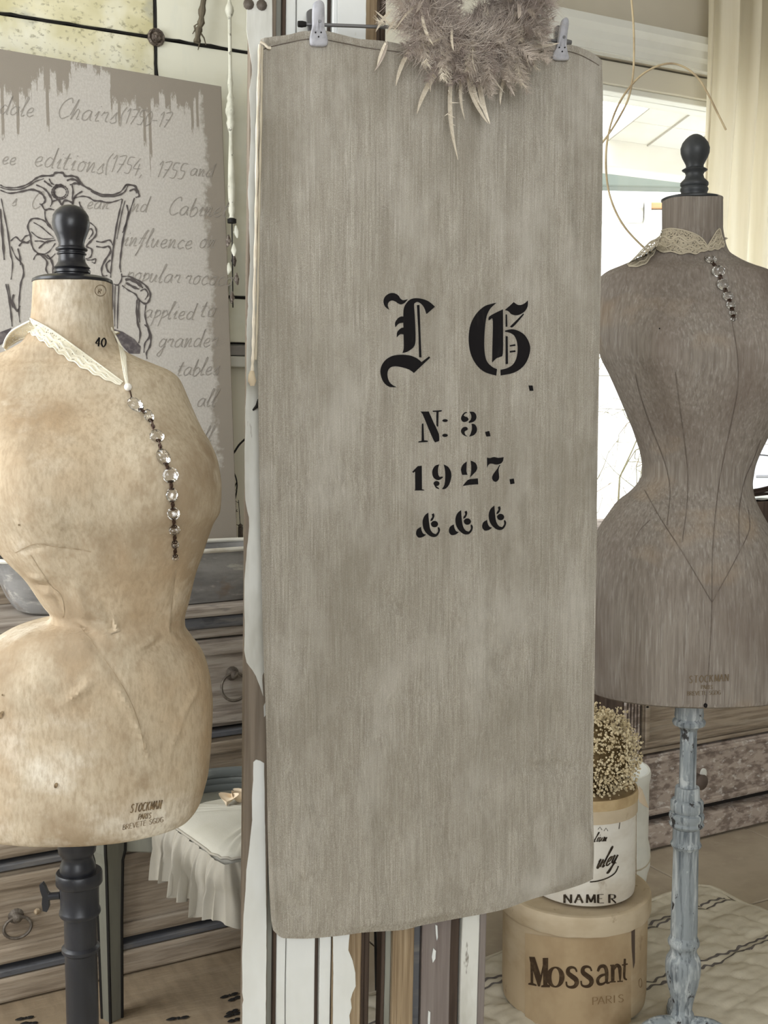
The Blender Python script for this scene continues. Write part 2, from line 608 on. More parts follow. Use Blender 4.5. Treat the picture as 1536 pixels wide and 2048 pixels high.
seam_m = mat('seam_thread', srgb(98, 88, 80), .9, [(srgb(132, 122, 112), 50.0, .45, .7, .8)])
seam_tan = mat('tan_seam', srgb(158, 139, 112), .9, [(srgb(186, 170, 144), 60.0, .45, .65, .9)])
lace_m = mat('ivory_lace', srgb(232, 226, 206), .9, [(srgb(206, 196, 168), 70.0, .4, .7, .6)], [(220.0, .5, .002)], alpha='dense_lace', spec=.1)
lace_edge = mat('ivory_cord', srgb(234, 228, 210), .9, spec=.1)
lace2_m = mat('ecru_lace', srgb(180, 170, 150), .9, [(srgb(146, 136, 118), 60.0, .4, .7, .6)], [(200.0, .4, .002)], alpha='lace', spec=.1)
lace2_edge = mat('ecru_cord', srgb(190, 180, 160), .9, spec=.1)
crystal_m = mat('crystal_glass', (1, 1, 1, 1), .02, trans=1.0, ior=1.6, spec=.6)
link_m = mat('tarnished_wire', srgb(66, 48, 38), .45, metal=.5)
pearl_m = mat('pearl', srgb(244, 240, 232), .18, spec=.7)
white_paint = mat('chalky_white_paint', srgb(236, 238, 236), .65, [(srgb(214, 214, 206), (8, 8, 4), .45, .7, .6), (srgb(196, 190, 176), (30, 30, 12), .68, .78, .8)], [((50, 50, 8), .25, .002)])
worn_white = mat('scuffed_white_paint', srgb(226, 226, 220), .65, [(srgb(190, 188, 178), (16, 16, 5), .42, .66, .8), (srgb(120, 110, 98), (60, 60, 12), .66, .71, .9)], [((50, 50, 8), .35, .002)])
bare_wood = mat('bare_grey_wood', srgb(138, 126, 112), .8, [(srgb(104, 92, 80), (70, 70, 2.5), .42, .66, .8), (srgb(166, 158, 150), (60, 60, 2), .56, .74, .7)], [((140, 140, 5), .5, .002)])
tan_wood = mat('bare_tan_wood', srgb(166, 146, 118), .8, [(srgb(126, 106, 82), (160, 160, 4), .42, .64, .85), (srgb(200, 186, 162), (120, 120, 3), .54, .70, .7)], [((200, 200, 6), .6, .002)])
mauve_wood = mat('mauve_grey_wood', srgb(142, 133, 128), .8, [(srgb(116, 104, 100), (70, 70, 2.5), .42, .66, .7), (srgb(206, 202, 198), (90, 90, 14), .68, .73, .8)], [((140, 140, 5), .4, .002)])
dark_wood = mat('dark_stained_wood', srgb(84, 70, 60), .75, [(srgb(56, 46, 40), (70, 70, 3), .42, .66, .8), (srgb(120, 108, 96), (60, 60, 3), .6, .74, .6)], [((140, 140, 5), .5, .002)])
green_grey = mat('grey_green_paint', srgb(150, 150, 140), .7, [(srgb(116, 110, 98), (50, 50, 3), .45, .68, .8)], [((140, 140, 5), .3, .002)])
clip_m = mat('grey_clip_paint', srgb(184, 184, 190), .5, [(srgb(150, 150, 157), 80.0, .45, .7, .8)], [(160.0, .2, .001)], metal=.0, spec=.4)
rod_m = mat('dull_steel', srgb(128, 128, 130), .4, metal=.7)
feather_a = mat('taupe_feather', srgb(196, 184, 172), .9, [(srgb(168, 154, 142), 40.0, .4, .7, .7)], spec=.1)
feather_b = mat('cream_feather', srgb(228, 218, 200), .9, [(srgb(196, 182, 160), 30.0, .45, .7, .7)], spec=.1)
feather_c = mat('dusk_feather', srgb(158, 145, 137), .95, [(srgb(122, 109, 103), 40.0, .4, .7, .7)], spec=.05)
fluff_m = mat('feather_down', srgb(204, 193, 183), .95, [(srgb(156, 142, 134), 14.0, .42, .62, .85)], spec=.05)
box_tan = mat('tan_hatbox_paper', srgb(188, 168, 138), .85, [(srgb(160, 138, 108), (8, 8, 6), .42, .68, .75), (srgb(210, 196, 170), (5, 5, 12), .5, .72, .6), (srgb(128, 106, 80), (30, 30, 18), .66, .76, .7)], [(50.0, .15, .003)], spec=.15)
box_pale = mat('pale_hatbox_paper', srgb(202, 186, 160), .85, [(srgb(172, 152, 122), (6, 6, 10), .45, .68, .8), (srgb(136, 114, 88), (34, 34, 24), .64, .74, .7)], [(50.0, .15, .003)], spec=.15)
box_white = mat('white_hatbox_paper', srgb(222, 217, 206), .8, [(srgb(190, 178, 158), (7, 7, 12), .45, .70, .8), (srgb(150, 132, 108), (26, 26, 16), .64, .76, .7)], [(50.0, .12, .003)], spec=.2)
stain_rim = mat('stained_rim', srgb(198, 174, 134), .8, [(srgb(156, 130, 92), 16.0, .4, .66, .75)])
enamel = mat('white_ironstone', srgb(226, 226, 218), .35, [(srgb(196, 196, 186), 10.0, .5, .75, .6)], spec=.5)
gyp_m = mat('dried_blossom', srgb(232, 218, 184), .9, [(srgb(190, 168, 126), 60.0, .4, .7, .8)], spec=.05)
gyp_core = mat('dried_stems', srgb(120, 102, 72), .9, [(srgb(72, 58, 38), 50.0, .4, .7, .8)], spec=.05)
paper_m = mat('torn_paper', srgb(226, 208, 182), .85)
rug_m = mat('quilted_linen', srgb(204, 196, 178), .95, [(srgb(184, 174, 154), (30, 30, 30), .4, .7, .6), (srgb(172, 162, 144), (4, 4, 4), .5, .75, .5)], [((300, 300, 300), .3, .001)], spec=.08)
rug_stripe = mat('grey_blue_stripe', srgb(112, 106, 102), .95, [(srgb(84, 78, 76), 60.0, .4, .7, .6)], spec=.05)
cushion_m = mat('grey_linen_cushion', srgb(182, 179, 168), .95, [(srgb(170, 166, 152), (12, 12, 12), .42, .72, .6)], [((350, 350, 350), .25, .001)], spec=.08)
ruffle_m = mat('grey_linen_ruffle', srgb(160, 155, 144), .95, [(srgb(152, 146, 132), (40, 40, 6), .42, .72, .6)], [((350, 350, 350), .25, .001)], spec=.08)
chair_paint = mat('grey_green_chair_paint', srgb(112, 111, 100), .6, [(srgb(92, 90, 82), (30, 30, 5), .42, .7, .7)], spec=.3)
chair_rim = mat('slate_painted_rail', srgb(92, 96, 94), .5, [(srgb(132, 134, 130), (20, 20, 50), .55, .7, .6)], spec=.4)
cane_m = mat('pale_cane', srgb(190, 172, 138), .6, [(srgb(122, 100, 76), 14.0, .45, .65, .8)])
mirror_pane = mat('antique_mirror_glass', srgb(232, 226, 192), .3,
                  [(srgb(198, 190, 142), (3, 3, 5), .44, .60, .85), (srgb(244, 242, 224), (5, 5, 4), .52, .66, .85), (srgb(166, 168, 162), (5, 5, 7), .56, .68, .75), (srgb(126, 118, 86), (70, 70, 100), .56, .68, .6)], spec=.6, bump=[(60.0, .05, .002)])
mirror_pane2 = mat('pale_mirror_glass', srgb(240, 239, 222), .25, [(srgb(220, 217, 192), (4, 4, 6), .45, .7, .7), (srgb(212, 218, 212), (8, 8, 3), .55, .75, .5)], spec=.6)
lead_m = mat('blackened_joint', srgb(26, 24, 22), .7)
rosette_m = mat('tarnished_rosette', srgb(78, 68, 60), .45, [(srgb(142, 132, 122), 160.0, .45, .65, .8)], metal=.3)
branch_m = mat('grey_bark', srgb(112, 104, 88), .9, [(srgb(70, 62, 50), (40, 40, 10), .45, .65, .8)], [(90.0, .5, .002)])
spindle_m = mat('pale_green_patina', srgb(218, 217, 202), .5, [(srgb(166, 165, 144), (40, 40, 16), .5, .7, .8), (srgb(84, 80, 66), (70, 70, 60), .62, .68, .8)], spec=.4)
curtain_m = mat('sheer_cream_curtain', srgb(228, 220, 200), .95, [(srgb(206, 196, 168), (30, 30, 1.6), .42, .7, .7)], trans=0.0, spec=.05)
out_white = mat('outdoor_white', srgb(236, 236, 232), .8, [(srgb(206, 206, 200), (4, 4, 4), .5, .75, .5)])
out_panel = mat('patio_roof_panel', srgb(226, 224, 216), .7, [(srgb(204, 202, 192), (2, 5, 5), .45, .7, .6)])
out_frame = mat('patio_rafter', srgb(168, 164, 154), .7)
beam_m = mat('grey_green_beam', srgb(112, 120, 113), .7)
out_stone = mat('weathered_panel', srgb(196, 194, 186), .85, [(srgb(140, 138, 130), (5, 5, 20), .5, .65, .8)], [(20.0, .5, .02)])
out_orange = mat('terracotta_strip', srgb(176, 132, 92), .8)
ground_m = mat('garden_paving', srgb(200, 198, 190), .9, [(srgb(176, 174, 164), 3.0, .45, .7, .6)])
bush_m = mat('garden_twigs', srgb(116, 110, 84), .9, [(srgb(150, 120, 84), 8.0, .5, .7, .7)])
twig_m = mat('dark_twigs', srgb(58, 46, 40), .9)
stone_sill = mat('pale_sill', srgb(206, 200, 188), .6, [(srgb(150, 136, 118), 14.0, .55, .7, .7)])
grey_knob = mat('patinated_knob', srgb(96, 84, 76), .6, metal=.2)

# thin window glass: mostly clear, a little gloss
glass_m = bpy.data.materials.new('window_glass')
glass_m.use_nodes = True
_nt = glass_m.node_tree
_nt.nodes.remove(_nt.nodes['Principled BSDF'])
_t = _nt.nodes.new('ShaderNodeBsdfTransparent')
_g = _nt.nodes.new('ShaderNodeBsdfGlossy')
_g.inputs['Roughness'].default_value = 0.03
_mx = _nt.nodes.new('ShaderNodeMixShader')
_mx.inputs[0].default_value = 0.06
_nt.links.new(_t.outputs[0], _mx.inputs[1])
_nt.links.new(_g.outputs[0], _mx.inputs[2])
_nt.links.new(_mx.outputs[0], _nt.nodes['Material Output'].inputs[0])

# the curtain lets light through
_nt = curtain_m.node_tree
_tl = _nt.nodes.new('ShaderNodeBsdfTranslucent')
_tl.inputs[0].default_value = srgb(226, 218, 196)
_mx = _nt.nodes.new('ShaderNodeMixShader')
_mx.inputs[0].default_value = 0.45
_nt.links.new(_nt.nodes['Principled BSDF'].outputs[0], _mx.inputs[1])
_nt.links.new(_tl.outputs[0], _mx.inputs[2])
_nt.links.new(_mx.outputs[0], _nt.nodes['Material Output'].inputs[0])

# ================================================================ the room shell (wall frame)
WD = 0.52                       # the back wall's face lies this far behind the dresser fronts
S0, S1 = -2.75, 3.0             # room extent along the back wall
DF = -5.2                       # front wall
ZC = 2.75
win_s0 = wall_at(1062, 60, WD)[0]       # left reveal of the window
win_s1 = S1 - 0.35
win_zs = 0.70                           # sill height
win_zt = wall_at(1300, 127, WD)[1]      # underside of the head


def struct(mb, name, m, parent=None, smooth=False):
    if parent is not None:
        return mb.build(name, m, parent, smooth)
    k = len(mb.v)
    M_ = frame((sum(p.x for p in mb.v) / k, sum(p.y for p in mb.v) / k, min(p.z for p in mb.v)), TH)
    inv = M_.inverted()
    mb.v = [inv @ p for p in mb.v]
    o = mb.build(name, m, None, smooth, loc=(0, 0, 0))
    o.matrix_basis = M_
    o['kind'] = 'structure'
    return o


fl = struct(MB().box(S0, S1, DF, WD + .12, -.10, -.012, W), 'floor', grout_m)
# floor tiles, one object each
ts = .425
proto = None
for i in range(int((S1 - S0) / ts)):
    for j in range(10):
        s_, d_ = S0 + .1 + i * ts, WD - .06 - (j + 1) * ts
        dx = (random.random() - .5) * .002
        mb = MB().box(s_, s_ + ts - .006, d_, d_ + ts - .006, -.012, dx * .5, W, .002)
        mb.build('tile', tile_m, fl)
        if j > 7:
            break
struct(MB().box(S0, win_s0, WD, WD + .14, 0, ZC, W), 'wall_back', white_wall)
struct(MB().box(win_s0, win_s1, WD, WD + .14, win_zt, ZC, W), 'wall_back_over_window', beige_wall).name = 'wall_back_top'
struct(MB().box(win_s0, win_s1, WD, WD + .14, 0, win_zs - .04, W), 'wall_back_bottom', beige_wall)
struct(MB().box(win_s1, S1, WD, WD + .14, 0, ZC, W), 'wall_back_end', beige_wall)
struct(MB().box(S0 - .12, S0, DF, WD + .14, 0, ZC, W), 'wall_left', plain_wall)
struct(MB().box(S1, S1 + .12, DF, WD + .14, 0, ZC, W), 'wall_right', plain_wall)
struct(MB().box(S0, S1, DF - .12, DF, 0, ZC, W), 'wall_front', plain_wall)
struct(MB().box(S0 - .12, S1 + .12, DF - .12, WD + .14, ZC, ZC + .1, W), 'ceiling', ceil_m)

# window: casing, head box, frame, panes, sill
wn = thing('window_1', None, None, W(win_s0, WD, win_zs), TH, kind='structure')
z1 = wall_at(1300, 66, WD - .04)[1]      # top of the crown moulding
cz = MB()
a, b = win_s0 - .09, win_s1 + .05
prof = [(0, 0), (-.028, 0), (-.030, .018), (-.040, .03), (-.046, .05), (-.066, .065), (-.07, .085), (0, .085)]
zb = z1 - .075
cz.add([W(s_, WD + x, zb + z) for s_ in (a, b) for x, z in prof],
       [(i, i + 1, len(prof) + i + 1, len(prof) + i) for i in range(len(prof) - 1)] + [tuple(range(len(prof)))[::-1], tuple(range(len(prof), 2 * len(prof)))])
cz.build('crown_moulding', casing_m, wn)
MB().box(a + .015, b - .01, WD - .026, WD, win_zt, zb, W, .004).build('head_casing', casing_m, wn)
MB().box(a + .015, win_s0, WD - .022, WD, win_zs - .04, win_zt, W, .004).build('side_casing', casing_m, wn)
zg = wall_at(1300, 199, WD + .05)[1]      # top of the glass
MB().box(win_s0, win_s1, WD + .02, WD + .16, zg + .018, win_zt - .006, W, .004).build('blind_box', blind_m, wn)
MB().box(win_s0, win_s1, WD + .035, WD + .14, zg, zg + .019, W, .004).build('top_rail', casing_m, wn)
MB().box(win_s0, win_s0 + .05, WD + .05, WD + .11, win_zs + .05, zg, W, .004).build('stile', casing_m, wn)
MB().box(win_s1 - .05, win_s1, WD + .05, WD + .11, win_zs + .05, zg, W, .004).build('stile', casing_m, wn)
MB().box(win_s0, win_s1, WD + .05, WD + .11, win_zs, win_zs + .05, W, .004).build('bottom_rail', casing_m, wn)
MB().box(win_s0 + .05, win_s1 - .05, WD + .076, WD + .081, win_zs + .05, zg, W).build('pane', glass_m, wn)
MB().box(win_s0 - .05, win_s1 + .05, WD - .07, WD + .14, win_zs - .035, win_zs, W, .006).build('sill', stone_sill, wn)
# dark bracket at the upper left corner of the window
t = thing('blind_bracket', 'small black metal bracket fixed high beside the window, above the feather wreath', 'bracket', W(win_s0 - .14, WD, wall_at(1025, 0, WD)[1]), TH)
q = MB()
s_, z_ = wall_at(1024, 8, WD)
q.box(s_ - .035, s_ + .03, WD - .03, WD, z_ - .02, z_ + .1, W, .004)
q.build('back_plate', lead_m, t)
q = MB()
q.tube([W(s_, WD - .03, z_ + .05), W(s_, WD - .07, z_ + .055), W(s_, WD - .09, z_ + .075)], .006, 8)
q.build('arm', lead_m, t)

# ---------------------------------------------------------------- outside
struct(MB().box(-6, 9, WD + .14, 12, -.2, -.1, W), 'ground', ground_m)
d0_, sA = 1.563, wall_at(1295, 290, 1.563)[0]
t = thing('patio_roof', 'white panelled patio roof seen through the window behind the dark finial', 'roof', W(sA + .8, d0_, 2.3), TH)


def Rf(s_, x, z):       # x: run from the outer edge towards the house
    return W(s_, d0_ - x, 2.329 + .30 * x + z)


pw_ = .215
for ix in range(-1, 9):
    for iy in range(0, 6):
        MB().box(sA + ix * pw_ + .002, sA + (ix + 1) * pw_ - .002, iy * .145 + .002, (iy + 1) * .145 - .002, 0, .012, Rf, .001).build('panel', out_panel, t)
for ix in range(-1, 10):
    MB().box(sA + ix * pw_ - .003, sA + ix * pw_ + .003, 0, .87, -.006, .0, Rf).build('rafter', out_frame, t)
MB().box(sA - .7, sA + 2.0, -.06, 0, -.11, .012, Rf, .004).build('edge_board', out_panel, t)
for s_ in (sA - .66, sA + 1.9):
    MB().box(s_ - .03, s_ + .03, -.055, -.005, -2.42, -.10, Rf, .004).build('post', out_panel, t)
# a grey green beam across the garden
t = thing('garden_beam', 'grey green horizontal beam crossing outside the window', 'beam', (1.2, 5.6, 0))
zb0, zb1 = at(1280, 380, 5.7).z, at(1280, 349, 5.7).z
MB().box(-.5, 3.4, 5.62, 5.74, zb0, zb1, lambda x, y, z: V((x, y + .12 * (x - 1.2), z)), .008).build('rail', beam_m, t)
for x in (-.3, 3.2):
    MB().box(x - .05, x + .05, 5.64, 5.72, -.1, zb0, lambda x, y, z: V((x, y + .12 * (x - 1.2), z)), .008).build('post', beam_m, t)
# white garden wall with weathered panel and slats
t = thing('garden_wall', 'white rendered garden wall with a weathered panel and slatted vent', 'wall', (1.8, 7.8, 0))
MB().box(-.6, 5.4, 7.8, 8.0, -.1, 2.9, None, .01).build('wall_face', out_white, t)
p0, p1 = at(1195, 445, 7.75), at(1288, 398, 7.75)
MB().box(p0.x, p1.x, 7.74, 7.81, p0.z, p1.z, None, .02).build('weathered_panel', out_stone, t)
p0, p1 = at(1284, 700, 7.75), at(1300, 398, 7.75)
MB().box(p0.x, p1.x, 7.70, 7.81, p0.z, p1.z, None, .01).build('pillar', out_white, t)
p0, p1 = at(1290, 418, 7.75), at(1328, 406, 7.75)
MB().box(p0.x, p1.x + .3, 7.72, 7.81, p0.z, p1.z, None, .01).build('coping', out_orange, t)
for k in range(9):
    p0, p1 = at(1294, 424 + k * 8, 7.75), at(1330, 420 + k * 8, 7.75)
    MB().box(p0.x, p1.x + .3, 7.74, 7.81, p0.z - .012, p1.z, None, .002).build('slat', out_white, t)
# pale shed with a pipe, low at the right
t = thing('garden_shed', 'pale blue white shed wall with a thin pipe, outside at the right edge', 'shed', (2.2, 6.2, -.1))
MB().box(1.98, 3.6, 6.2, 6.9, -.1, at(1530, 835, 6.2).z, None, .01).build('wall_face', mat('pale_blue_render', srgb(206, 210, 220), .8), t)
zp = at(1525, 953, 6.18).z
MB().tube([V((2.0, 6.17, zp)), V((3.6, 6.17, zp))], .008, 8).build('pipe', rod_m, t, True)
zp = at(1525, 920, 6.18).z
MB().tube(smooth_path([V((2.0, 6.17, zp + .03)), V((2.12, 6.17, zp + .01)), V((2.2, 6.17, zp - .06)), V((2.5, 6.17, zp - .12))], 5), .004, 6).build('cable', lead_m, t, True)

# bare bush in the garden
t = thing('bare_bush', 'tangle of bare twigs on a bush outside beside the grey dress form waist', 'bush', (1.15, 5.4, -.1))
tw = MB()
bc = at(1262, 960, 5.4)


def twig(p, d, l, r, depth):
    pts = [p]
    q_ = V(p)
    dd = V(d)
    for i in range(4):
        dd = (dd + V((random.gauss(0, .25), random.gauss(0, .25), random.gauss(0.02, .22)))).normalized()
        q_ = q_ + dd * (l / 4)
        pts.append(q_.copy())
    tw.tube(pts, [r, r * .85, r * .7, r * .55, r * .35], 4, False)
    if depth:
        for k in range(3):
            i = random.randint(1, 4)
            twig(pts[i], (dd + V((random.gauss(0, .8), random.gauss(0, .8), random.gauss(.1, .7)))).normalized(), l * .62, r * .6, depth - 1)


for k in range(9):
    twig(V((bc.x + random.gauss(0, .12), 5.4 + random.gauss(0, .1), -.1)), V((random.gauss(0, .25), random.gauss(0, .25), 1)).normalized(), .95 + random.random() * .25, .009, 4)
o = tw.build('twigs', bush_m, t)
o['kind'] = 'stuff'

# ---------------------------------------------------------------- curtain
cs0, _ = wall_at(1417, 300, WD - .14)
cs1 = cs0 + .75
zt_, zbm = 2.62, 1.36


def cur(u, v):
    s_ = lerp(cs0, cs1, u)
    amp = .022 + .012 * math.sin(v * 3 + 1)
    d_ = WD - .14 + amp * math.sin(u * 48 + .7 * math.sin(u * 9) + v * .8) + .008 * math.sin(u * 113)
    return W(s_ + .012 * math.sin(v * 5 + u * 4) * (1 - u), d_, lerp(zt_, zbm, v))


cu = MB().grid(cur, 200, 30)
t = thing('curtain', 'sheer cream curtain hanging at the right of the window', 'curtain', W(cs0 + .3, WD - .14, zbm), TH)
cu.build('drape', curtain_m, t, True)
q = MB().tube([cur(0, v / 30) for v in range(31)], .004, 6)
q.build('side_hem', curtain_m, t, True)
MB().tube([W(cs0 - .12, WD - .14, zt_), W(cs1 + .1, WD - .14, zt_)], .012, 10).build('curtain_rod', casing_m, t, True)
for k in range(8):
    s_ = lerp(cs0 + .02, cs1 - .02, k / 7)
    MB().tube(arc(W(s_, WD - .14, zt_), .018, 0, 2 * PI, 14, B3, V((0, 0, 1)))[:-1], .0025, 6, closed=True).build('curtain_ring', rod_m, t, True)
for s_ in (cs0 - .1, cs1 + .08):
    MB().tube([W(s_, WD - .14, zt_), W(s_, WD, zt_)], .008, 8).build('rod_bracket', casing_m, t, True)

# ================================================================ mirror on the wall, left
ms0, mz0 = wall_at(-420, 688, WD - .03)
ms1, _ = wall_at(489, 200, WD - .03)
ms1 += .02
_, mzb = wall_at(468, 687, WD - .03)
mz1 = 2.66
mt = thing('panelled_mirror', 'antique yellowed mirror of leaded panes with black joints, behind the canvas print', 'mirror', W(ms0, WD - .03, mzb), TH)
MB().box(ms0, ms1, WD - .018, WD - .002, mzb, mz1, W).build('backing', lead_m, mt)
jx = wall_at(312, 75, WD - .03)[0]
jz = wall_at(312, 75, WD - .03)[1]
xs = [ms0, jx - 1.05, jx - .52, jx, ms1]
xs = [x for x in xs if x >= ms0]
zs_ = [mzb, jz - .62, jz, mz1]
g_ = .0035
for i in range(len(xs) - 1):
    for j in range(len(zs_) - 1):
        mm = mirror_pane2 if i == len(xs) - 2 else mirror_pane
        MB().box(xs[i] + g_, xs[i + 1] - g_, WD - .026 - random.random() * .002, WD - .018, zs_[j] + g_, zs_[j + 1] - g_, W, .003).build('pane', mm, mt)
# joints: uneven black lead lines, slightly proud
for j in (1, 2):
    n_ = 40
    pts = [W(lerp(ms0, ms1, i / n_), WD - .026, zs_[j] + random.gauss(0, .0012)) for i in range(n_ + 1)]
    MB().tube(pts, [.003 + .0035 * max(0, noise.noise(V((i * .35, j, 0)))) * 1.6 for i in range(n_ + 1)], 6).build('joint', lead_m, mt)
for x in xs[1:-1]:
    n_ = 40
    pts = [W(x + random.gauss(0, .001), WD - .026, lerp(mzb, mz1, i / n_)) for i in range(n_ + 1)]
    MB().tube(pts, [.003 + .0035 * max(0, noise.noise(V((i * .4, 5 + x, 0)))) * 1.6 for i in range(n_ + 1)], 6).build('joint', lead_m, mt)
for x in xs[1:-1]:
    for z in zs_[1:-1]:
        r_ = .021
        q = MB()
        ctr = W(x, WD - .028, z)
        rgs = []
        for rr, dd in ((r_, 0), (r_, .006), (r_ * .85, .010), (r_ * .62, .007), (r_ * .5, .013), (r_ * .2, .016)):
            rgs.append([ctr - B3 * dd + (U3 * math.cos(2 * PI * k / 24) + V((0, 0, 1)) * math.sin(2 * PI * k / 24)) * rr * (1 + .05 * (k % 2)) for k in range(24)])
        q.rings(rgs)
        q.build('rosette', rosette_m, mt)
# lower frame of the mirror: a grey rail and a pale ledge
_, zA = wall_at(468, 691, WD - .03)
_, zB = wall_at(468, 711, WD - .03)
_, zC = wall_at(468, 734, WD - .03)
MB().box(ms0, ms1 + .01, WD - .03, WD - .002, zB, zA, W, .003).build('bottom_rail', mat('grey_rail', srgb(150, 146, 142), .6, [(srgb(128, 124, 120), 30.0, .45, .7, .6)]), mt)
MB().box(ms0, ms1 + .02, WD - .038, WD - .002, zC, zB - .002, W, .003).build('ledge', casing_m, mt)

# grey branch standing against the mirror glass
t = thing('bark_branch', 'short grey bark branch hanging over the mirror right of the rosette', 'branch', W(jx + .1, WD - .05, jz), TH)
bp = []
for px_, py_ in ((412, -60), (410, -20), (404, 20), (402, 45), (397, 62), (394, 85)):
    s_, z_ = wall_at(px_, py_, WD - .05)
    bp.append(W(s_, WD - .05, z_))
MB().tube(smooth_path(bp, 4), [.008 + .002 * math.sin(i * 1.7) for i in range(21)], 8).build('stem', branch_m, t, True)
for (x0_, y0_), (x1_, y1_) in (((403, 40), (388, 52)), ((398, 62), (412, 90)), ((396, 75), (396, 100)), ((389, 52), (385, 68))):
    a_, b_ = wall_at(x0_, y0_, WD - .05), wall_at(x1_, y1_, WD - .05)
    MB().tube([W(a_[0], WD - .05, a_[1]), W((a_[0] + b_[0]) / 2 + .003, WD - .052, (a_[1] + b_[1]) / 2), W(b_[0], WD - .05, b_[1])], [.003, .002, .001], 5).build('twig', branch_m, t, True)

# turned pale spindle hanging between canvas and door
sd = .36
ss, _ = wall_at(461, 200, sd)


def sz(y):
    return wall_at(461, y, sd)[1]


t = thing('hanging_spindle', 'slender pale green turned rod hanging in front of the mirror beside the white door', 'rod', W(ss, sd, sz(480)), TH)
k_ = 2.1 / F
prof = []
for y, r in ((-150, 4), (0, 4), (8, 6), (14, 10), (22, 12), (30, 9), (36, 5), (80, 5), (150, 5), (158, 6), (166, 8), (186, 5), (196, 10), (203, 8), (208, 11), (214, 12), (219, 14), (226, 14), (231, 11), (238, 9), (246, 12), (258, 8), (266, 5), (290, 6), (340, 9), (380, 10), (400, 9), (408, 6), (416, 9), (424, 9), (430, 6), (436, 8)):
    prof.append((r * k_, sz(y)))
c_ = W(ss, sd, 0)
MB().lathe(prof[::-1], c_, 16).build('rod', spindle_m, t, True)
prof = [(r * k_, sz(y)) for y, r in ((438, 12), (446, 12))]
MB().lathe(prof[::-1], c_, 16).build('black_collar', lead_m, t)
for k in range(8):      # cluster of hanging metal leaves under the collar
    a_ = k * 2.4
    p = W(ss + .010 * math.cos(a_), sd + .008 * math.sin(a_), sz(450 + 19 * k))
    q = MB().tube([p, p - V((0, 0, .016)), p - V((0, 0, .03)) + U3 * .004 * math.cos(a_)], [.002, .007, .0015], 6, flat=.35)
    q.build('leaf', rosette_m if k % 2 else spindle_m, t, True)
MB().tube([c_ + V((0, 0, sz(440))), c_ + V((0, 0, sz(615)))], .0015, 5).build('wire', lead_m, t)
MB().tube([c_ + V((0, 0, sz(-150))), W(ss, WD - .03, sz(-150))], .004, 6).build('hook', lead_m, t)

# wire ornament hanging lower down between canvas and door
od = .34


def op(px, py):
    s_, z_ = wall_at(px, py, od)
    return W(s_, od, z_)


t = thing('wire_ornament', 'twisted dark wire ornament hanging beside the canvas, above the dresser', 'ornament', op(465, 1060), TH)
for pts, r in (([(490, 878), (478, 890), (468, 905), (457, 918)], .0025), ([(458, 918), (462, 935), (470, 950), (474, 968), (472, 990), (468, 1005)], .0016),
               ([(459, 920), (458, 945), (464, 962), (471, 972)], .0016), ([(457, 940), (461, 970), (465, 1000)], .0013), ([(473, 965), (466, 985), (463, 1008)], .0013), ([(477, 1000), (479, 1030), (481, 1055)], .0008)):
    MB().tube(smooth_path([op(*p) for p in pts], 5), r, 6).build('wire', lead_m, t, True)
q = MB()
for k in range(46):
    p = op(464 + random.gauss(0, 4), 1015 + random.gauss(0, 16)) + B3 * random.gauss(0, .005)
    d_ = V((random.gauss(0, 1), random.gauss(0, 1), random.gauss(0, 1))).normalized() * .009
    q.tube([p - d_, p + d_], .0009, 4, False)
q.build('wire_cluster', rosette_m, t)['kind'] = 'stuff'
t = thing('latch_bar', 'small worn brass latch bar at the edge of the white door, above the grey dresser', 'latch', op(481, 1150), TH)
MB().tube([op(481, 1054), op(481, 1120)], .0062, 8, flat=.5).build('bar', iron_ring, t, True)
MB().tube(smooth_path([op(481, 1118), op(485, 1130), op(478, 1140), op(482, 1150)], 5), .004, 8).build('hook', iron_ring, t, True)
MB().lathe([(.001, op(481, 1056).z), (.006, op(481, 1053).z), (.006, op(481, 1050).z), (.001, op(481, 1047).z)], op(481, 1054), 10).build('knob', iron_ring, t, True)

# ================================================================ chests of drawers
def ring_pull(parent, s_, z_, r, m=None, sq=1.0):
    """back plate + eye + hanging ring; z_ is the eye height"""
    m = m or iron_ring
    c_ = W(s_, 0, z_)
    q = MB()
    rg = []
    for rr, dd in ((.016, 0), (.016, .004), (.010, .007), (.007, .016), (.009, .020), (.003, .023)):
        rg.append([c_ - B3 * dd + (U3 * math.cos(2 * PI * k / 14) + V((0, 0, 1)) * math.sin(2 * PI * k / 14)) * rr for k in range(14)])
    q.rings(rg)
    pl = q.build('pull_plate', m, parent)
    cc = c_ - B3 * .018 - V((0, 0, r * .9 * sq))
    MB().tube(arc(cc, r, 0, 2 * PI, 28, U3, (V((0, 0, 1)) + B3 * .12).normalized() * sq)[:-1], .0032, 8, closed=True).build('pull_ring', m, pl, True)


def drawer(parent, s0, s1, z0, z1, m, inset=.035):
    """drawer front with a raised frame and a sunk field"""
    df = MB().box(s0, s1, -.004, .018, z0, z1, W, .003).build('drawer', m, parent)
    e = inset
    for a_, b_, c_, d_ in ((s0 + .006, s1 - .006, z1 - e, z1 - .006), (s0 + .006, s1 - .006, z0 + .006, z0 + e)):
        MB().box(a_, b_, -.012, -.003, c_, d_, W, .004).build('rail_moulding', m, df)
    for a_, b_ in ((s0 + .006, s0 + e), (s1 - e, s1 - .006)):
        MB().box(a_, b_, -.0115, -.003, z0 + e - .002, z1 - e + .002, W, .004).build('stile_moulding', m, df)
    return df


ls0 = wall_at(-260, 1500, 0)[0]
ls1 = wall_at(610, 1500, 0)[0]
dl = thing('chest_of_drawers', 'long grey limed chest of drawers with iron ring pulls behind the tan dress form', 'dresser', W(ls0, 0, 0), TH)
zt = wall_at(440, 1209, -.02)[1]


def lz(y):
    return wall_at(440, y, 0)[1]


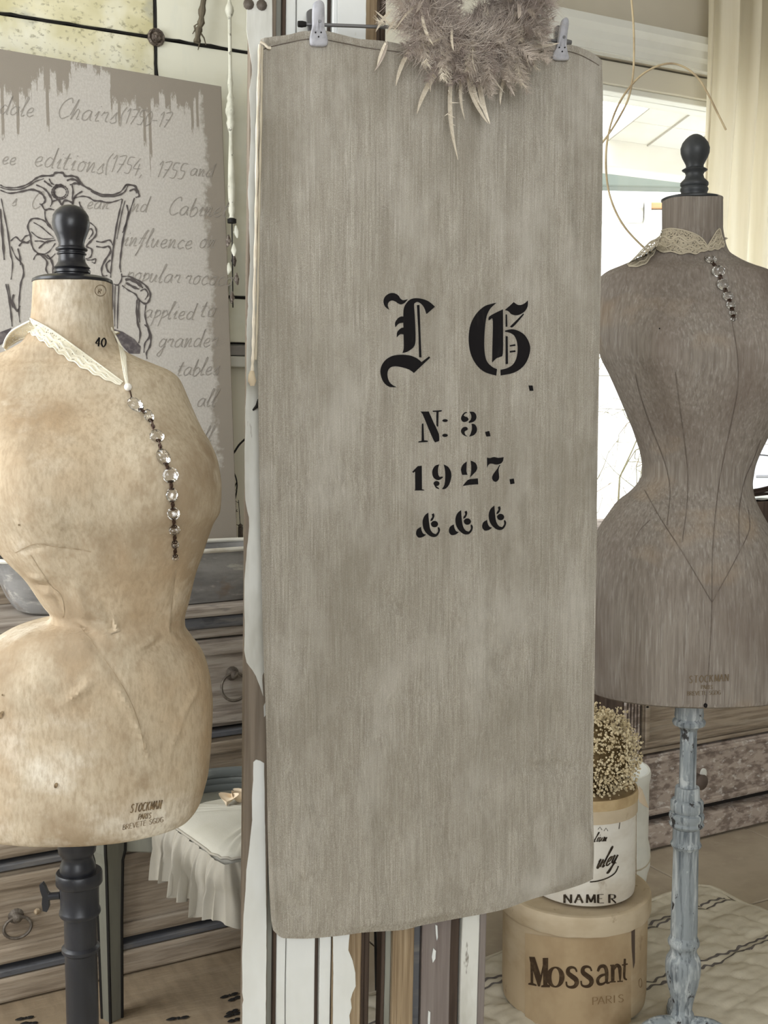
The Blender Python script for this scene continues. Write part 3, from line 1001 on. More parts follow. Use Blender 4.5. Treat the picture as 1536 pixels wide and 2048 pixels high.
MB().box(ls0 + .01, ls1 - .01, .02, .46, .05, zt - .02, W, .003).build('carcass', dark_gap, dl)
MB().box(ls0 - .02, ls1 + .02, -.028, .47, zt - .024, zt, W, .006).build('top', grey_wood, dl)
MB().box(ls0 - .01, ls1 + .01, -.020, .03, lz(1252), zt - .025, W, .006).build('cornice', edge_blue, dl)
MB().box(ls0 - .005, ls1 + .005, -.010, .03, lz(1272), lz(1253), W, .004).build('frieze', grey_wood, dl)
rows = [(1276, 1452), (1474, 1640), (1664, 1832)]
for i, (ya, yb) in enumerate(rows):
    m_ = grey_wood if i == 0 else brown_wood
    zA, zB = lz(ya), lz(yb)
    drawer(dl, ls0 + .03, ls1 - .03, zB, zA, m_)
    # rail under each drawer: blue-grey edge with a black gap above it
    MB().box(ls0 + .01, ls1 - .01, -.016, .02, lz(yb + 18), lz(yb + 7), W, .002).build('rail', edge_blue if i != 1 else edge_blue, dl)
for a_, b_ in ((ls0, ls0 + .028), (ls1 - .028, ls1)):
    MB().box(a_, b_, -.008, .45, .0, zt - .026, W, .004).build('side_post', grey_wood, dl)
MB().box(ls0 - .005, ls1 + .005, -.022, .03, .006, lz(1852), W, .006).build('plinth', brown_wood, dl)
p = wall_at(466, 1348, -.01)
ring_pull(dl, p[0], p[1], .030)
ring_pull(dl, p[0] - 1.0, p[1], .030)
p = wall_at(33, 1834, -.01)
ring_pull(dl, p[0], p[1], .027, sq=.78)
ring_pull(dl, p[0], p[1] + lz(1474) - lz(1664), .027, sq=.78)
# a screw rosette above the lower pull
p = wall_at(75, 1824, -.008)
q = MB()
ctr = W(p[0], -.005, p[1])
q.rings([[ctr - B3 * d_ + (U3 * math.cos(2 * PI * k / 12) + V((0, 0, 1)) * math.sin(2 * PI * k / 12)) * r_ for k in range(12)] for r_, d_ in ((.007, 0), (.007, .002), (.004, .004), (.001, .005))])
q.build('keyhole_rosette', tan_wood, dl)
# low ledge at the back on which the canvas stands
zcb = wall_at(470, 1087, .25)[1]
MB().box(ls0, ls1 - .1, .20, .47, zt, zcb - .002, W, .004).build('back_ledge', brown_wood, dl)

rs0 = wall_at(1240, 1470, 0)[0]
rs1 = rs0 + 1.25
dr = thing('chest_of_drawers', 'worn brown chest of drawers with fluted corner post behind the grey dress form', 'dresser', W(rs0, 0, 0), TH)
rtop = .86


def rz(y, x=1300):
    return wall_at(x, y, 0)[1]


MB().box(rs0 + .005, rs1 - .005, .02, .47, .03, rtop - .02, W, .003).build('carcass', dark_gap, dr)
MB().box(rs0 - .025, rs1 + .025, -.03, .47, rtop - .030, rtop, W, .006).build('top', worn_wood, dr)
MB().box(rs0 - .012, rs1 + .012, -.02, .03, rtop - .06, rtop - .03, W, .006).build('cornice', grey_wood, dr)
fs = wall_at(1279, 1470, 0)[0] - rs0
for a_ in (rs0, rs1 - fs):
    po = MB().box(a_, a_ + fs, -.004, .46, .0, rtop - .06, W, .003).build('corner_post', dark_wood, dr)
    for k in range(5):
        x = a_ + .006 + (fs - .012) * (k + .5) / 5
        w_ = (fs - .012) / 5 * .33
        MB().box(x - w_, x + w_, -.011, -.003, rz(1640) + .01, rtop - .08, W, .003).build('flute', worn_wood, po)
rr_ = [(rz(1492), None)]
zz0 = rz(1632)
zz1 = rz(1510)
hh = zz1 - zz0
gap = rz(1497) - rz(1511)
z_ = zz0
i = 0
while z_ + hh < rtop - .03:
    drawer(dr, rs0 + fs + .006, rs1 - fs - .006, z_, z_ + hh, worn_wood if i == 0 else brown_wood, .022)
    MB().box(rs0 + fs, rs1 - fs, -.010, .02, z_ + hh + .008, z_ + hh + gap, W, .003).build('rail', brown_wood, dr)
    z_ += hh + gap
    i += 1
drawer(dr, rs0 + fs + .006, rs1 - fs - .006, z_, rtop - .062, brown_wood, .014)
MB().box(rs0 - .012, rs1 + .012, -.022, .03, .006, rz(1646), W, .005).build('plinth', worn_wood, dr)
for k in range(2):
    p = wall_at(1392, 1560, -.01)
    c_ = W(p[0] + k * .55, -.004, p[1])
    q = MB()
    q.rings([[c_ - B3 * d_ + (U3 * math.cos(2 * PI * j / 16) + V((0, 0, 1)) * math.sin(2 * PI * j / 16)) * r_ for j in range(16)] for r_, d_ in ((.020, 0), (.020, .004), (.012, .006), (.010, .016), (.020, .022), (.022, .030), (.014, .036), (.003, .037))])
    q.build('knob', grey_knob, dr, True)
    p = wall_at(1409, 1548, -.01)
    c_ = W(p[0] + k * .55, -.004, p[1])
    MB().rings([[c_ - B3 * d_ + (U3 * math.cos(2 * PI * j / 12) + V((0, 0, 1)) * 1.3 * math.sin(2 * PI * j / 12)) * r_ for j in range(12)] for r_, d_ in ((.012, 0), (.012, .003), (.008, .004))]).build('escutcheon', enamel, dr)

# a shallow dark crate with pale lining on this chest, twigs lying in it
sx = wall_at(1530, 1000, .05)[0]
k0, k1 = sx - .10, sx + .55
zk = wall_at(1525, 1003, .03)[1]
t = thing('wooden_crate', 'shallow dark wooden crate with pale lining on the chest behind the grey dress form', 'crate', W((k0 + k1) / 2, .2, rtop), TH)
MB().box(k0, k1, .03, .042, rtop + .001, zk, W, .002).build('front_board', dark_wood, t)
MB().box(k0, k1, .368, .38, rtop + .001, zk, W, .002).build('back_board', dark_wood, t)
for x in (k0, k1 - .012):
    MB().box(x, x + .012, .042, .368, rtop + .001, zk, W, .002).build('end_board', dark_wood, t)
MB().grid(lambda u, v: W(lerp(k0 + .004, k1 - .004, u), lerp(.034, .376, v), zk + .003 + .006 * abs(noise.noise(V((u * 9, v * 7, 0))))), 40, 24).build('lining', casing_m, t, True)
t = thing('twig_bundle', 'bundle of dark dried twigs lying in the crate behind the grey dress form', 'twigs', W(sx + .1, .08, zk + .01), TH)
for k in range(12):
    a_ = W(sx - .09 + random.gauss(0, .02), .07 + random.gauss(0, .018), zk + .010 + .005 * (k % 4))
    b_ = W(sx + .35 + random.gauss(0, .05), .09 + random.gauss(0, .03), zk + .012 + .006 * (k % 4))
    mid = (a_ + b_) / 2 + V((0, 0, .006 + random.random() * .014))
    MB().tube(smooth_path([a_, mid, b_], 5), [.004] * 10 + [.002], 5).build('twig', twig_m, t)

# ================================================================ zinc trough on the dresser
tl = wall_at(0, 1130, -.005)[0]
tr = wall_at(585, 1095, -.005)[0]
zr0 = zt + .002
zr1 = wall_at(440, 1101, -.005)[1]
tg = thing('oblong_trough', 'long grey painted trough with pale rim standing on the limed chest of drawers', 'trough', W((tl + tr) / 2, .09, zr0), TH)


def trough_ring(k, z, n=64):
    """superellipse plan that narrows to the bottom"""
    a_, b_ = (tr - tl) / 2 * k, .092 * (.62 + .38 * k)
    out = []
    for i in range(n):
        t_ = 2 * PI * i / n
        c_, s_ = math.cos(t_), math.sin(t_)
        ex = .45
        out.append(W((tl + tr) / 2 + a_ * math.copysign(abs(c_) ** ex, c_), .09 + b_ * math.copysign(abs(s_) ** ex, s_), z))
    return out


h_ = zr1 - zr0
rg = [trough_ring(k, zr0 + h_ * f_) for k, f_ in ((.80, 0), (.86, .06), (.90, .25), (.945, .55), (.98, .85), (1, 1))]
rg += [trough_ring(k, zr0 + h_ * f_) for k, f_ in ((.985, 1), (.965, .85), (.93, .55), (.88, .25), (.80, .08))]
MB().rings(rg).build('hull', trough_m, tg, True)
MB().tube(trough_ring(.995, zr1), .005, 8, closed=True).build('rim', rim_m, tg, True)

# ================================================================ canvas print
cr_t = wall_at(443, 172, .42)
cr_b = wall_at(475, 1086, .27)
lean = math.atan2(.42 - .27, cr_t[1] - cr_b[1])
s_r = (cr_t[0] + cr_b[0]) / 2 + .0
roll = math.atan2(cr_t[0] - cr_b[0], cr_t[1] - cr_b[1])
ch = math.hypot(cr_t[1] - cr_b[1], .15)
cw = 1.0
# basis of the canvas plane
ez = (U3 * (cr_t[0] - cr_b[0]) + B3 * .15 + V((0, 0, cr_t[1] - cr_b[1]))).normalized()
ex = U3
ex = (ex - ez * ex.dot(ez)).normalized()
ey = ez.cross(ex)            # to the back
c0 = W(cr_b[0], .27, cr_b[1])
cm = Matrix(((ex.x, ey.x, ez.x, c0.x), (ex.y, ey.y, ez.y, c0.y), (ex.z, ey.z, ez.z, c0.z), (0, 0, 0, 1)))
cv = thing('canvas_print', 'canvas print of a carved armchair with faint handwriting, leaning behind the tan dress form', 'canvas', mtx=cm)
# two tone canvas face: taupe border, pale field with dripping brushed edges
cmat = bpy.data.materials.new('canvas_face')
cmat.use_nodes = True
nt = cmat.node_tree
N, L = nt.nodes, nt.links
tc = N.new('ShaderNodeTexCoord')
sp = N.new('ShaderNodeSeparateXYZ')
L.new(tc.outputs['Object'], sp.inputs[0])


def nz_(scale, detail=3, rough=.6):
    mp = N.new('ShaderNodeMapping')
    mp.inputs['Scale'].default_value = scale
    L.new(tc.outputs['Object'], mp.inputs[0])
    t_ = N.new('ShaderNodeTexNoise')
    t_.inputs['Scale'].default_value = 1
    t_.inputs['Detail'].default_value = detail
    t_.inputs['Roughness'].default_value = rough
    L.new(mp.outputs[0], t_.inputs['Vector'])
    return t_.outputs['Fac']


def mth(op, a_, b_=None, c_=None):
    n_ = N.new('ShaderNodeMath')
    n_.operation = op
    for i, x in enumerate((a_, b_, c_)):
        if x is None:
            continue
        if isinstance(x, (int, float)):
            n_.inputs[i].default_value = x
        else:
            L.new(x, n_.inputs[i])
    return n_.outputs[0]


def mrange(x, lo, hi):
    n_ = N.new('ShaderNodeMapRange')
    n_.inputs[1].default_value = lo
    n_.inputs[2].default_value = hi
    L.new(x, n_.inputs[0])
    return n_.outputs[0]


# top edge distance with blocky drips (noise stretched down, constant along z)
dz = mth('SUBTRACT', ch, sp.outputs[2])


def column_noise(freq, scale, jit):
    """one random value per brush-wide column, its edge broken by fine noise"""
    xj = mth('MULTIPLY_ADD', nz_((160, 160, 26), 3, .7), jit, sp.outputs[0])
    xf = mth('FLOOR', mth('MULTIPLY', xj, freq))
    cb = N.new('ShaderNodeCombineXYZ')
    L.new(mth('MULTIPLY', xf, 1.37), cb.inputs[0])
    L.new(mth('MULTIPLY', sp.outputs[2], scale), cb.inputs[1])
    t_ = N.new('ShaderNodeTexWhiteNoise' if scale == 0 else 'ShaderNodeTexNoise')
    if scale:
        t_.inputs['Scale'].default_value = 1.0
        t_.inputs['Detail'].default_value = 1.0
    L.new(cb.outputs[0], t_.inputs['Vector'])
    return t_.outputs['Value' if scale == 0 else 'Fac']


tt = mth('ADD', mth('MULTIPLY_ADD', column_noise(11, 0, .010), .11, -.012), mth('MULTIPLY_ADD', column_noise(70, 0, .006), .05, -.01))
tt = mth('ADD', tt, mth('MULTIPLY', mth('POWER', column_noise(150, 0, .003), 9.0), .14))
tt = mth('ADD', tt, mth('MULTIPLY_ADD', nz_((140, 140, 60), 4, .75), .09, -.045))
ft = mrange(mth('SUBTRACT', dz, tt), -.002, .012)
# right border
dx_ = mth('MULTIPLY', sp.outputs[0], -1.0)
br = mth('ADD', mth('MULTIPLY_ADD', nz_((8, 8, 7), 2), .07, .008), mth('MULTIPLY_ADD', nz_((60, 60, 60), 3), .05, -.025))
fr = mrange(mth('SUBTRACT', dx_, br), -.004, .012)
fb = mrange(mth('SUBTRACT', sp.outputs[2], mth('MULTIPLY_ADD', nz_((20, 20, 2), 2), .22, -.01)), -.01, .06)
fac = mth('MULTIPLY', mth('MULTIPLY', ft, fr), fb)
speck = mrange(nz_((220, 220, 160), 2), .42, .62)
fac = mth('MULTIPLY', fac, mth('MULTIPLY_ADD', speck, .25, .78))
mx = N.new('ShaderNodeMix')
mx.data_type = 'RGBA'
L.new(fac, mx.inputs[0])
mx.inputs[6].default_value = srgb(150, 142, 131)
mx.inputs[7].default_value = srgb(196, 191, 184)
L.new(mx.outputs[2], N['Principled BSDF'].inputs['Base Color'])
N['Principled BSDF'].inputs['Roughness'].default_value = .95
N['Principled BSDF'].inputs['Specular IOR Level'].default_value = .1
bm_ = N.new('ShaderNodeBump')
bm_.inputs['Strength'].default_value = .3
bm_.inputs['Distance'].default_value = .001
L.new(nz_((500, 500, 500), 2), bm_.inputs['Height'])
L.new(bm_.outputs[0], N['Principled BSDF'].inputs['Normal'])
MB().box(-cw, 0, 0, .026, 0, ch, None, .002).build('stretched_canvas', cmat, cv, local=True)
fr_ = MB()
for a_, b_, c_, d_ in ((-cw + .01, -.01, .01, .05), (-cw + .01, -.01, ch - .05, ch - .01)):
    fr_.box(a_, b_, .026, .036, c_, d_)
for a_, b_ in ((-cw + .01, -cw + .05), (-.05, -.01)):
    fr_.box(a_, b_, .026, .036, .05, ch - .05)
fr_.build('stretcher_frame', tan_wood, cv, local=True)
cn = -ey


def cproj(px, py, off=.0009):
    return hit(px, py, c0, cn) + cn * off


pencil = mat('pencil_grey', srgb(152, 146, 138), .9)
scr = [('ndale', -22, 226, 19, 0.10), ('Chairs', 112, 236, 22, .10), ('(1750-17', 236, 246, 17, .10),
       ('ee', 2, 328, 16, .10), ('editions', 66, 332, 21, .12), ('(1754,', 206, 342, 19, .12), ('1755', 310, 354, 18, .1), ('and', 378, 351, 15, .1),
       ('s', 22, 412, 14, 0), ('C', 60, 418, 18, .0), ('ean', 172, 418, 15, .02), ('nd', 262, 424, 16, .02), ('Cabinet', 334, 430, 19, .04), ('influence', 245, 492, 18, .05), ('on', 396, 496, 18, .02),
       ('popular', 250, 562, 18, .05), ('rococo', 368, 568, 18, .05), ('applied', 286, 636, 17, .04), ('to', 398, 634, 19, .0),
       ('grander', 314, 696, 18, -.02), ('tables', 352, 752, 17, -.03), ('all', 392, 814, 17, -.03), ('ill', 396, 884, 15, -.04)]
for tx, x, y, sz_, sl in scr:
    hw = MB()
    write(hw, tx, x, y, sz_, cproj, GL, wid=1.5, slant=.3, slope=sl, squash=.95)
    hw.build('handwritten_word', pencil, cv)
dw = MB()
dw2 = MB()


def K(pts, w_=2.4, sub=5, mb=None):
    """sketch stroke from zoom coordinates (320 x 400 px crop, 4.8x)"""
    P = [(x / 4.8, 320 + y / 4.8) for x, y in pts]
    sm = smooth_path(P, sub)
    n_ = len(sm)
    ws = [1.25 * w_ * (.45 + .55 * math.sin(PI * min(1, max(0, (i + 1) / (n_ + 1)))) + .25 * math.sin(i * 1.3)) for i in range(n_)]
    stroke_on(mb or dw, sm, ws, lambda x, y: cproj(x, y, .0012))


# crest rail
K_ = 1
K([(0, 240), (60, 265), (180, 262), (280, 225), (340, 180), (400, 155), (500, 150), (530, 125), (600, 125), (625, 155), (690, 155), (745, 175), (790, 240), (870, 285), (950, 325), (1060, 335), (1150, 310), (1210, 245), (1260, 240)], 3.4)
K([(0, 262), (80, 285), (200, 280), (290, 240), (345, 205), (420, 180)], 2.2)
K([(0, 290), (90, 320), (200, 305), (300, 285), (380, 310), (425, 360), (430, 400), (395, 430), (380, 420)], 3.2)
K([(345, 240), (420, 275), (470, 330), (500, 400), (480, 450)], 3.0)
K([(870, 300), (960, 345), (1070, 350), (1150, 335), (1200, 300), (1225, 250)], 2.6)
K([(790, 300), (730, 340), (700, 400), (690, 430)], 3.0)
K([(700, 370), (780, 350), (850, 360), (900, 390), (960, 395), (1040, 410), (1110, 395), (1170, 375)], 2.6)
K([(760, 400), (770, 440), (800, 480)], 2.6)
K([(640, 200), (680, 185), (740, 200), (760, 230), (720, 225), (670, 240)], 4.0)
K([(690, 240), (700, 300), (695, 360), (705, 420)], 3.0)
for r_ in (1.0, .78):
    K([(575 + 78 * r_ * math.cos(a_ * PI / 8), 310 + 68 * r_ * math.sin(a_ * PI / 8)) for a_ in range(17)], 2.6)
K([(520, 280), (535, 255), (575, 245), (610, 265)], 5.5)
K([(520, 300), (525, 340), (545, 360)], 4)
K([(470, 180), (490, 220), (520, 240)], 2.5)
K([(420, 200), (460, 230), (500, 260)], 3.0)
K([(500, 400), (560, 385), (590, 430), (620, 390), (680, 405), (710, 440)], 3.5)
K([(400, 430), (430, 480), (470, 470), (520, 480)], 3.0)
K([(430, 490), (435, 560), (470, 620), (500, 660)], 2.6)
# right finial of the crest and the right stile
K([(1190, 270), (1210, 240), (1290, 250), (1315, 290), (1335, 345), (1300, 360)], 3.4)
K([(1240, 300), (1290, 280), (1310, 320)], 3)
K([(1175, 375), (1150, 480), (1120, 620), (1095, 780), (1080, 900), (1065, 1050), (1060, 1130)], 3.0)
K([(1200, 390), (1175, 480), (1150, 600), (1120, 760)], 1.8)
K([(1290, 365), (1250, 480), (1210, 620), (1180, 760), (1160, 900), (1150, 1020), (1160, 1080)], 3.0)
K([(1215, 430), (1230, 520), (1200, 640), (1175, 700)], 3.2)
K([(1165, 1090), (1165, 1150), (1130, 1200), (1090, 1190)], 2.5)
# left stile
K([(10, 370), (40, 520), (75, 700), (100, 900), (120, 1000), (105, 1150)], 2.6)
K([(0, 470), (15, 640), (30, 820), (40, 960)], 4)
K([(55, 1190), (85, 1330), (105, 1480), (115, 1600)], 3.0)
K([(75, 1190), (100, 1330), (118, 1420)], 2.2)
K([(100, 780), (150, 740), (200, 780), (240, 735), (280, 720)], 2.6)
K([(105, 830), (150, 930), (210, 1000), (225, 1100), (200, 1180), (185, 1320), (180, 1460), (190, 1560)], 2.8)
K([(180, 830), (215, 790), (260, 795), (285, 770)], 3.4)
K([(130, 1290), (120, 1370), (165, 1450), (190, 1400)], 4)
K([(170, 850), (190, 930), (195, 1010)], 3)
# shell ornaments of the back splat
K([(540, 700), (470, 640), (430, 590), (370, 565), (300, 570), (265, 640), (290, 720), (300, 800), (330, 870), (400, 905), (470, 880), (530, 800)], 2.8)
K([(320, 600), (390, 640), (460, 700), (510, 740)], 2.0)
K([(300, 690), (360, 740), (430, 760), (520, 750)], 2.0)
K([(330, 780), (390, 780), (460, 800)], 2.0)
K([(370, 850), (440, 790), (530, 770)], 3.0)
K([(350, 900), (400, 920), (450, 980), (440, 1050), (470, 1110)], 3.0)
K([(450, 910), (490, 960), (510, 1040), (500, 1110)], 3.4)
K([(320, 960), (350, 910), (420, 910), (470, 950), (530, 900)], 2.5)
K([(860, 600), (915, 650), (920, 720), (870, 780), (830, 830), (880, 860), (870, 930), (820, 950)], 3.0)
K([(840, 680), (870, 660), (890, 700), (850, 760)], 2.4)
K([(830, 960), (880, 960), (915, 950), (910, 990), (880, 980)], 2.4)
K([(920, 780), (980, 790), (1050, 770), (1080, 820)], 2.6)
K([(920, 830), (990, 840), (1040, 830), (1060, 880), (1010, 960), (975, 1040), (985, 1110), (1030, 1110)], 3.2)
K([(1060, 960), (1020, 1000), (1030, 1060), (1060, 1090)], 3.0)
# right arm and its support
K([(1170, 1120), (1240, 1120), (1330, 1160), (1400, 1210), (1440, 1280), (1430, 1350), (1390, 1380), (1330, 1340), (1300, 1290), (1230, 1250), (1170, 1205)], 3.0)
K([(1200, 1150), (1260, 1150), (1330, 1190), (1370, 1230)], 5)
K([(1210, 1180), (1280, 1220), (1330, 1240)], 4)
K([(1345, 1260), (1390, 1240), (1420, 1290), (1390, 1340)], 2.4)
K([(1315, 1340), (1310, 1430), (1320, 1560), (1345, 1660), (1330, 1760)], 3.4)
K([(1335, 1350), (1330, 1460), (1340, 1560)], 3.0)
K([(1400, 1390), (1390, 1480), (1410, 1580), (1445, 1680), (1440, 1780), (1405, 1850), (1410, 1910)], 3.0)
K([(1385, 1580), (1420, 1620), (1430, 1700), (1390, 1760), (1380, 1850)], 2.6)
K([(1080, 1190), (1080, 1380), (1070, 1480), (1075, 1620)], 3.0)
K([(1140, 1200), (1130, 1400), (1125, 1620)], 2.4)
K([(1105, 1200), (1100, 1400), (1100, 1600)], 1.8)
dw.build('chair_drawing', mat('charcoal_line', srgb(88, 82, 80), .9), cv)
shade_m = mat('charcoal_shade', srgb(86, 80, 82), .9, [(srgb(140, 132, 130), (60, 60, 60), .45, .7, .7)])
for poly in ([(1070, 1615), (1180, 1650), (1290, 1720), (1350, 1790), (1340, 1860), (1240, 1860), (1160, 1770)], [(-20, 1660), (60, 1630), (110, 1610), (90, 1680), (60, 1740), (-20, 1790)]):
    P = [(x / 4.8, 320 + y / 4.8) for x, y in poly]
    dw2 = MB()
    print_on(dw2, [P], lambda x, y: cproj(x, y, .0007), 30)
    dw2.build('drawn_seat', shade_m, cv)

# ================================================================ painted chair and its cushion
cA, cB = V((-.562, 2.16, 0)), V((-.215, 1.855, 0))
ce = (cB - cA).normalized()
cbk = V((-ce.y, ce.x, 0))            # to the chair's back
seat_z = .40
chm = Matrix(((ce.x, cbk.x, 0, cA.x), (ce.y, cbk.y, 0, cA.y), (0, 0, 1, 0), (0, 0, 0, 1)))
chw = (cB - cA).length
chair = thing('painted_chair', 'grey green painted chair with black edged legs between tan dress form and white door', 'chair', mtx=chm)
chd = .36


def Ch(x, y, z):
    return cA + ce * x + cbk * y + V((0, 0, z))


so = [(-.565, 2.178), (-.405, 2.160), (-.262, 1.962), (.02, 2.09), (-.02, 2.30), (-.14, 2.39), (-.45, 2.385), (-.625, 2.36)]
MB().prism([V((x, y, seat_z)) for x, y in so], (0, 0, -.024)).build('seat', chair_paint, chair, recalc=True)
for (xa, ya), (xb, yb) in zip(so, so[1:] + so[:1]):
    a_, b_ = V((xa, ya, 0)), V((xb, yb, 0))
    e_ = (b_ - a_).normalized()
    n_ = V((-e_.y, e_.x, 0))
    MB().box(.004, (b_ - a_).length - .004, .002, .020, seat_z - .060, seat_z - .022, lambda x, y, z: a_ + e_ * x + n_ * y + V((0, 0, z)), .003).build('seat_rail', chair_paint, chair)
    MB().tube([a_ + V((0, 0, seat_z - .004)), b_ + V((0, 0, seat_z - .004))], .0034, 6).build('seat_edge', lead_m, chair)
for x, y in ((-.560, 2.168), (-.215, 1.985), (-.02, 2.27), (-.600, 2.335)):
    lg = MB()
    hw_ = .019
    Lg = lambda dx, dy, k, z: V((x, y, z)) + ce * ((.017 + dx * hw_ * k)) + cbk * (.017 + dy * hw_ * k)
    zk_ = ((0, .72), (.20, .84), (seat_z - .075, 1.0), (seat_z - .055, 1.18), (seat_z - .012, 1.24))
    lo = lg.rings([[Lg(dx, dy, k, z) for dx, dy in ((-1, -1), (1, -1), (1, 1), (-1, 1))] for z, k in zk_]).build('leg', chair_paint, chair)
    for dx, dy in ((-1, -1), (1, -1), (1, 1), (-1, 1)):
        MB().tube([Lg(dx, dy, k, max(z, .002)) for z, k in zk_], .0032, 6).build('leg_edge', lead_m, lo)
# curved rear rails of the back, seen above the cushion
for zz, rr in ((.437, .0095), (.420, .008), (.405, .010)):
    pts = smooth_path([(-.455, 2.275, zz), (-.40, 2.335, zz), (-.34, 2.365, zz), (-.26, 2.375, zz), (-.18, 2.36, zz), (-.11, 2.32, zz)], 6)
    MB().tube(pts, rr, 8, flat=1.2).build('back_hoop', chair_rim, chair, True)
for x, y in ((-.455, 2.275), (-.11, 2.32)):
    MB().tube([V((x, y, seat_z - .03)), V((x, y, .425)), V((x, y, .452))], [.012, .013, .009], 8).build('back_stump', chair_rim, chair, True)

# cushion: thick pad with a gathered ruffle along its edge
ca, cb = at(322, 1643, 2.13), at(449, 1742, 1.90)
ca.z = cb.z = seat_z + .028
pe = (cb - ca).normalized()
pb = V((-pe.y, pe.x, 0))
pw, pd = (cb - ca).length, .33
cu_ = thing('seat_cushion', 'pale linen seat cushion with gathered ruffle on the painted chair', 'cushion', (ca.x, ca.y, seat_z + .002), math.atan2(pe.y, pe.x))


def Cu(x, y, z):
    return ca + pe * x + pb * y + V((0, 0, z))


def pad_ring(k, z, n=60):
    out = []
    for i in range(n):
        t_ = 2 * PI * i / n
        c_, s_ = math.cos(t_), math.sin(t_)
        e_ = .32
        out.append(Cu(pw / 2 + pw / 2 * k * math.copysign(abs(c_) ** e_, c_), pd / 2 + pd / 2 * k * math.copysign(abs(s_) ** e_, s_), z + .0015 * math.sin(i * 2.1)))
    return out


MB().rings([pad_ring(k, z) for k, z in ((.9, -.026), (.985, -.018), (1.0, -.004), (.995, .003), (.95, .011), (.8, .018), (.5, .022), (.15, .023))]).build('pad', cushion_m, cu_, True)
MB().tube(pad_ring(1.003, .0), .0028, 6, closed=True).build('piping', ruffle_m, cu_, True)


def ruff_edge(s_):
    """point and outward direction along front edge then right side; s in metres, starts on the left side"""
    if s_ < .0:
        return Cu(0, -s_, 0), -pe
    if s_ < pw:
        return Cu(s_, 0, 0), -pb
    return Cu(pw, s_ - pw, 0), pe


def ruf(u, v):
    s_ = lerp(-.12, pw + .26, u)
    p, o_ = ruff_edge(s_)
    # soften the corners
    p2, o2 = ruff_edge(s_ + .015)
    p1, o1 = ruff_edge(s_ - .015)
    o_ = (o1 + o2 + o_).normalized()
    ph = u * 82 + 3.0 * noise.noise(V((u * 7, 0, 3)))
    fold = (math.sin(ph) + .35 * math.sin(ph * 2.3 + 1)) + .3 * (1 - v) * math.sin(ph * 4.1)
    amp = lerp(.0018, .0135, min(1, v * 1.5))
    ln = .112 + .016 * noise.noise(V((u * 14, 1, 0))) + .008 * math.sin(ph * .5)
    tang = V((-o_.y, o_.x, 0))
    return p + o_ * (.003 + .006 * math.sin(PI * min(1, v * 2)) + .012 * v + amp * fold) + tang * (amp * .8 * math.cos(ph)) + V((0, 0, -.002 - ln * v))


MB().grid(ruf, 420, 14).build('ruffle', ruffle_m, cu_, True)
# a torn scrap of dried petals lying on the cushion
t = thing('dried_petal', 'small crumpled tan dried petal lying on the pale seat cushion', 'petal', at(466, 1606, 2.14))
pc = at(470, 1606, 2.16)
pc.z = seat_z + .054
for k in range(4):
    q = MB()
    o0 = pc + V((random.gauss(0, .012), random.gauss(0, .012), 0))
    a0 = random.random() * 6.28

    def pet(u, v, o0=o0, a0=a0):
        r_ = .020 * math.sin(PI * v) * (u - .5) * 2
        l_ = .034 * v
        return o0 + V((math.cos(a0) * l_ - math.sin(a0) * r_, math.sin(a0) * l_ + math.cos(a0) * r_, .006 * math.sin(v * 4 + k) + .010 * (2 * u - 1)**2))
    q.grid(pet, 6, 6).build('petal_piece', paper_m, t, True)

# ================================================================ dress forms
def torso_rings(tab, D, xc_of, dep, top_y, n=190, rows=260, exp=2.25, bust=None, yoff=None):
    y0, y1 = tab[0][0], tab[-1][0]
    Lt = [(y, l) for y, l, r in tab]
    Rt = [(y, r) for y, l, r in tab]
    rg = []
    for j in range(rows + 1):
        y = lerp(y0, y1, j / rows)
        A = at(interp(Lt, y), y, D)
        B = at(interp(Rt, y), y, D)
        cx = (A.x + B.x) / 2
        a_ = (B.x - A.x) / 2
        z = (A.z + B.z) / 2
        k = interp(dep, y)
        b_ = a_ * k
        yo = interp(yoff, y) if yoff else 0.0
        row = []
        for i in range(n):
            t_ = 2 * PI * i / n
            c_, s_ = math.cos(t_), math.sin(t_)
            e_ = 2 / exp
            px_ = a_ * math.copysign(abs(c_) ** e_, c_)
            py_ = b_ * math.copysign(abs(s_) ** e_, s_)
            if bust:
                for ang, zc, amp, sa, sz_ in bust:
                    dlt = (t_ - ang + PI) % (2 * PI) - PI
                    g = amp * math.exp(-(dlt / sa) ** 2 - ((z - zc) / sz_) ** 2)
                    py_ += g * math.sin(ang)
                    px_ += g * math.cos(ang) * .3
            row.append(V((cx + px_, D + yo + py_, z)))
        rg.append(row)
    return rg


def close_bottom(rg, drop=.004, k=.93):
    c_ = sum(rg[-1], V()) / len(rg[-1])
    rg.append([c_ + (p - c_) * k - V((0, 0, drop)) for p in rg[-1]])
    rg.append([c_ + (p - c_) * .5 - V((0, 0, drop)) for p in rg[-2]])
    return rg


def axis_lathe(tab, xpx, D, name, m, parent, n=36, smooth=True, sx=1.0, sy=1.0):
    """tab: (y px, half width px) around a vertical axis through pixel xpx (at the first row)"""
    c_ = at(xpx, tab[0][0], D)
    prof = [(max(.0005, r * D / F * .985), at(xpx, y, D).z) for y, r in tab]
    return MB().lathe(prof[::-1], (c_.x, D), n, sx, sy).build(name, m, parent, smooth)


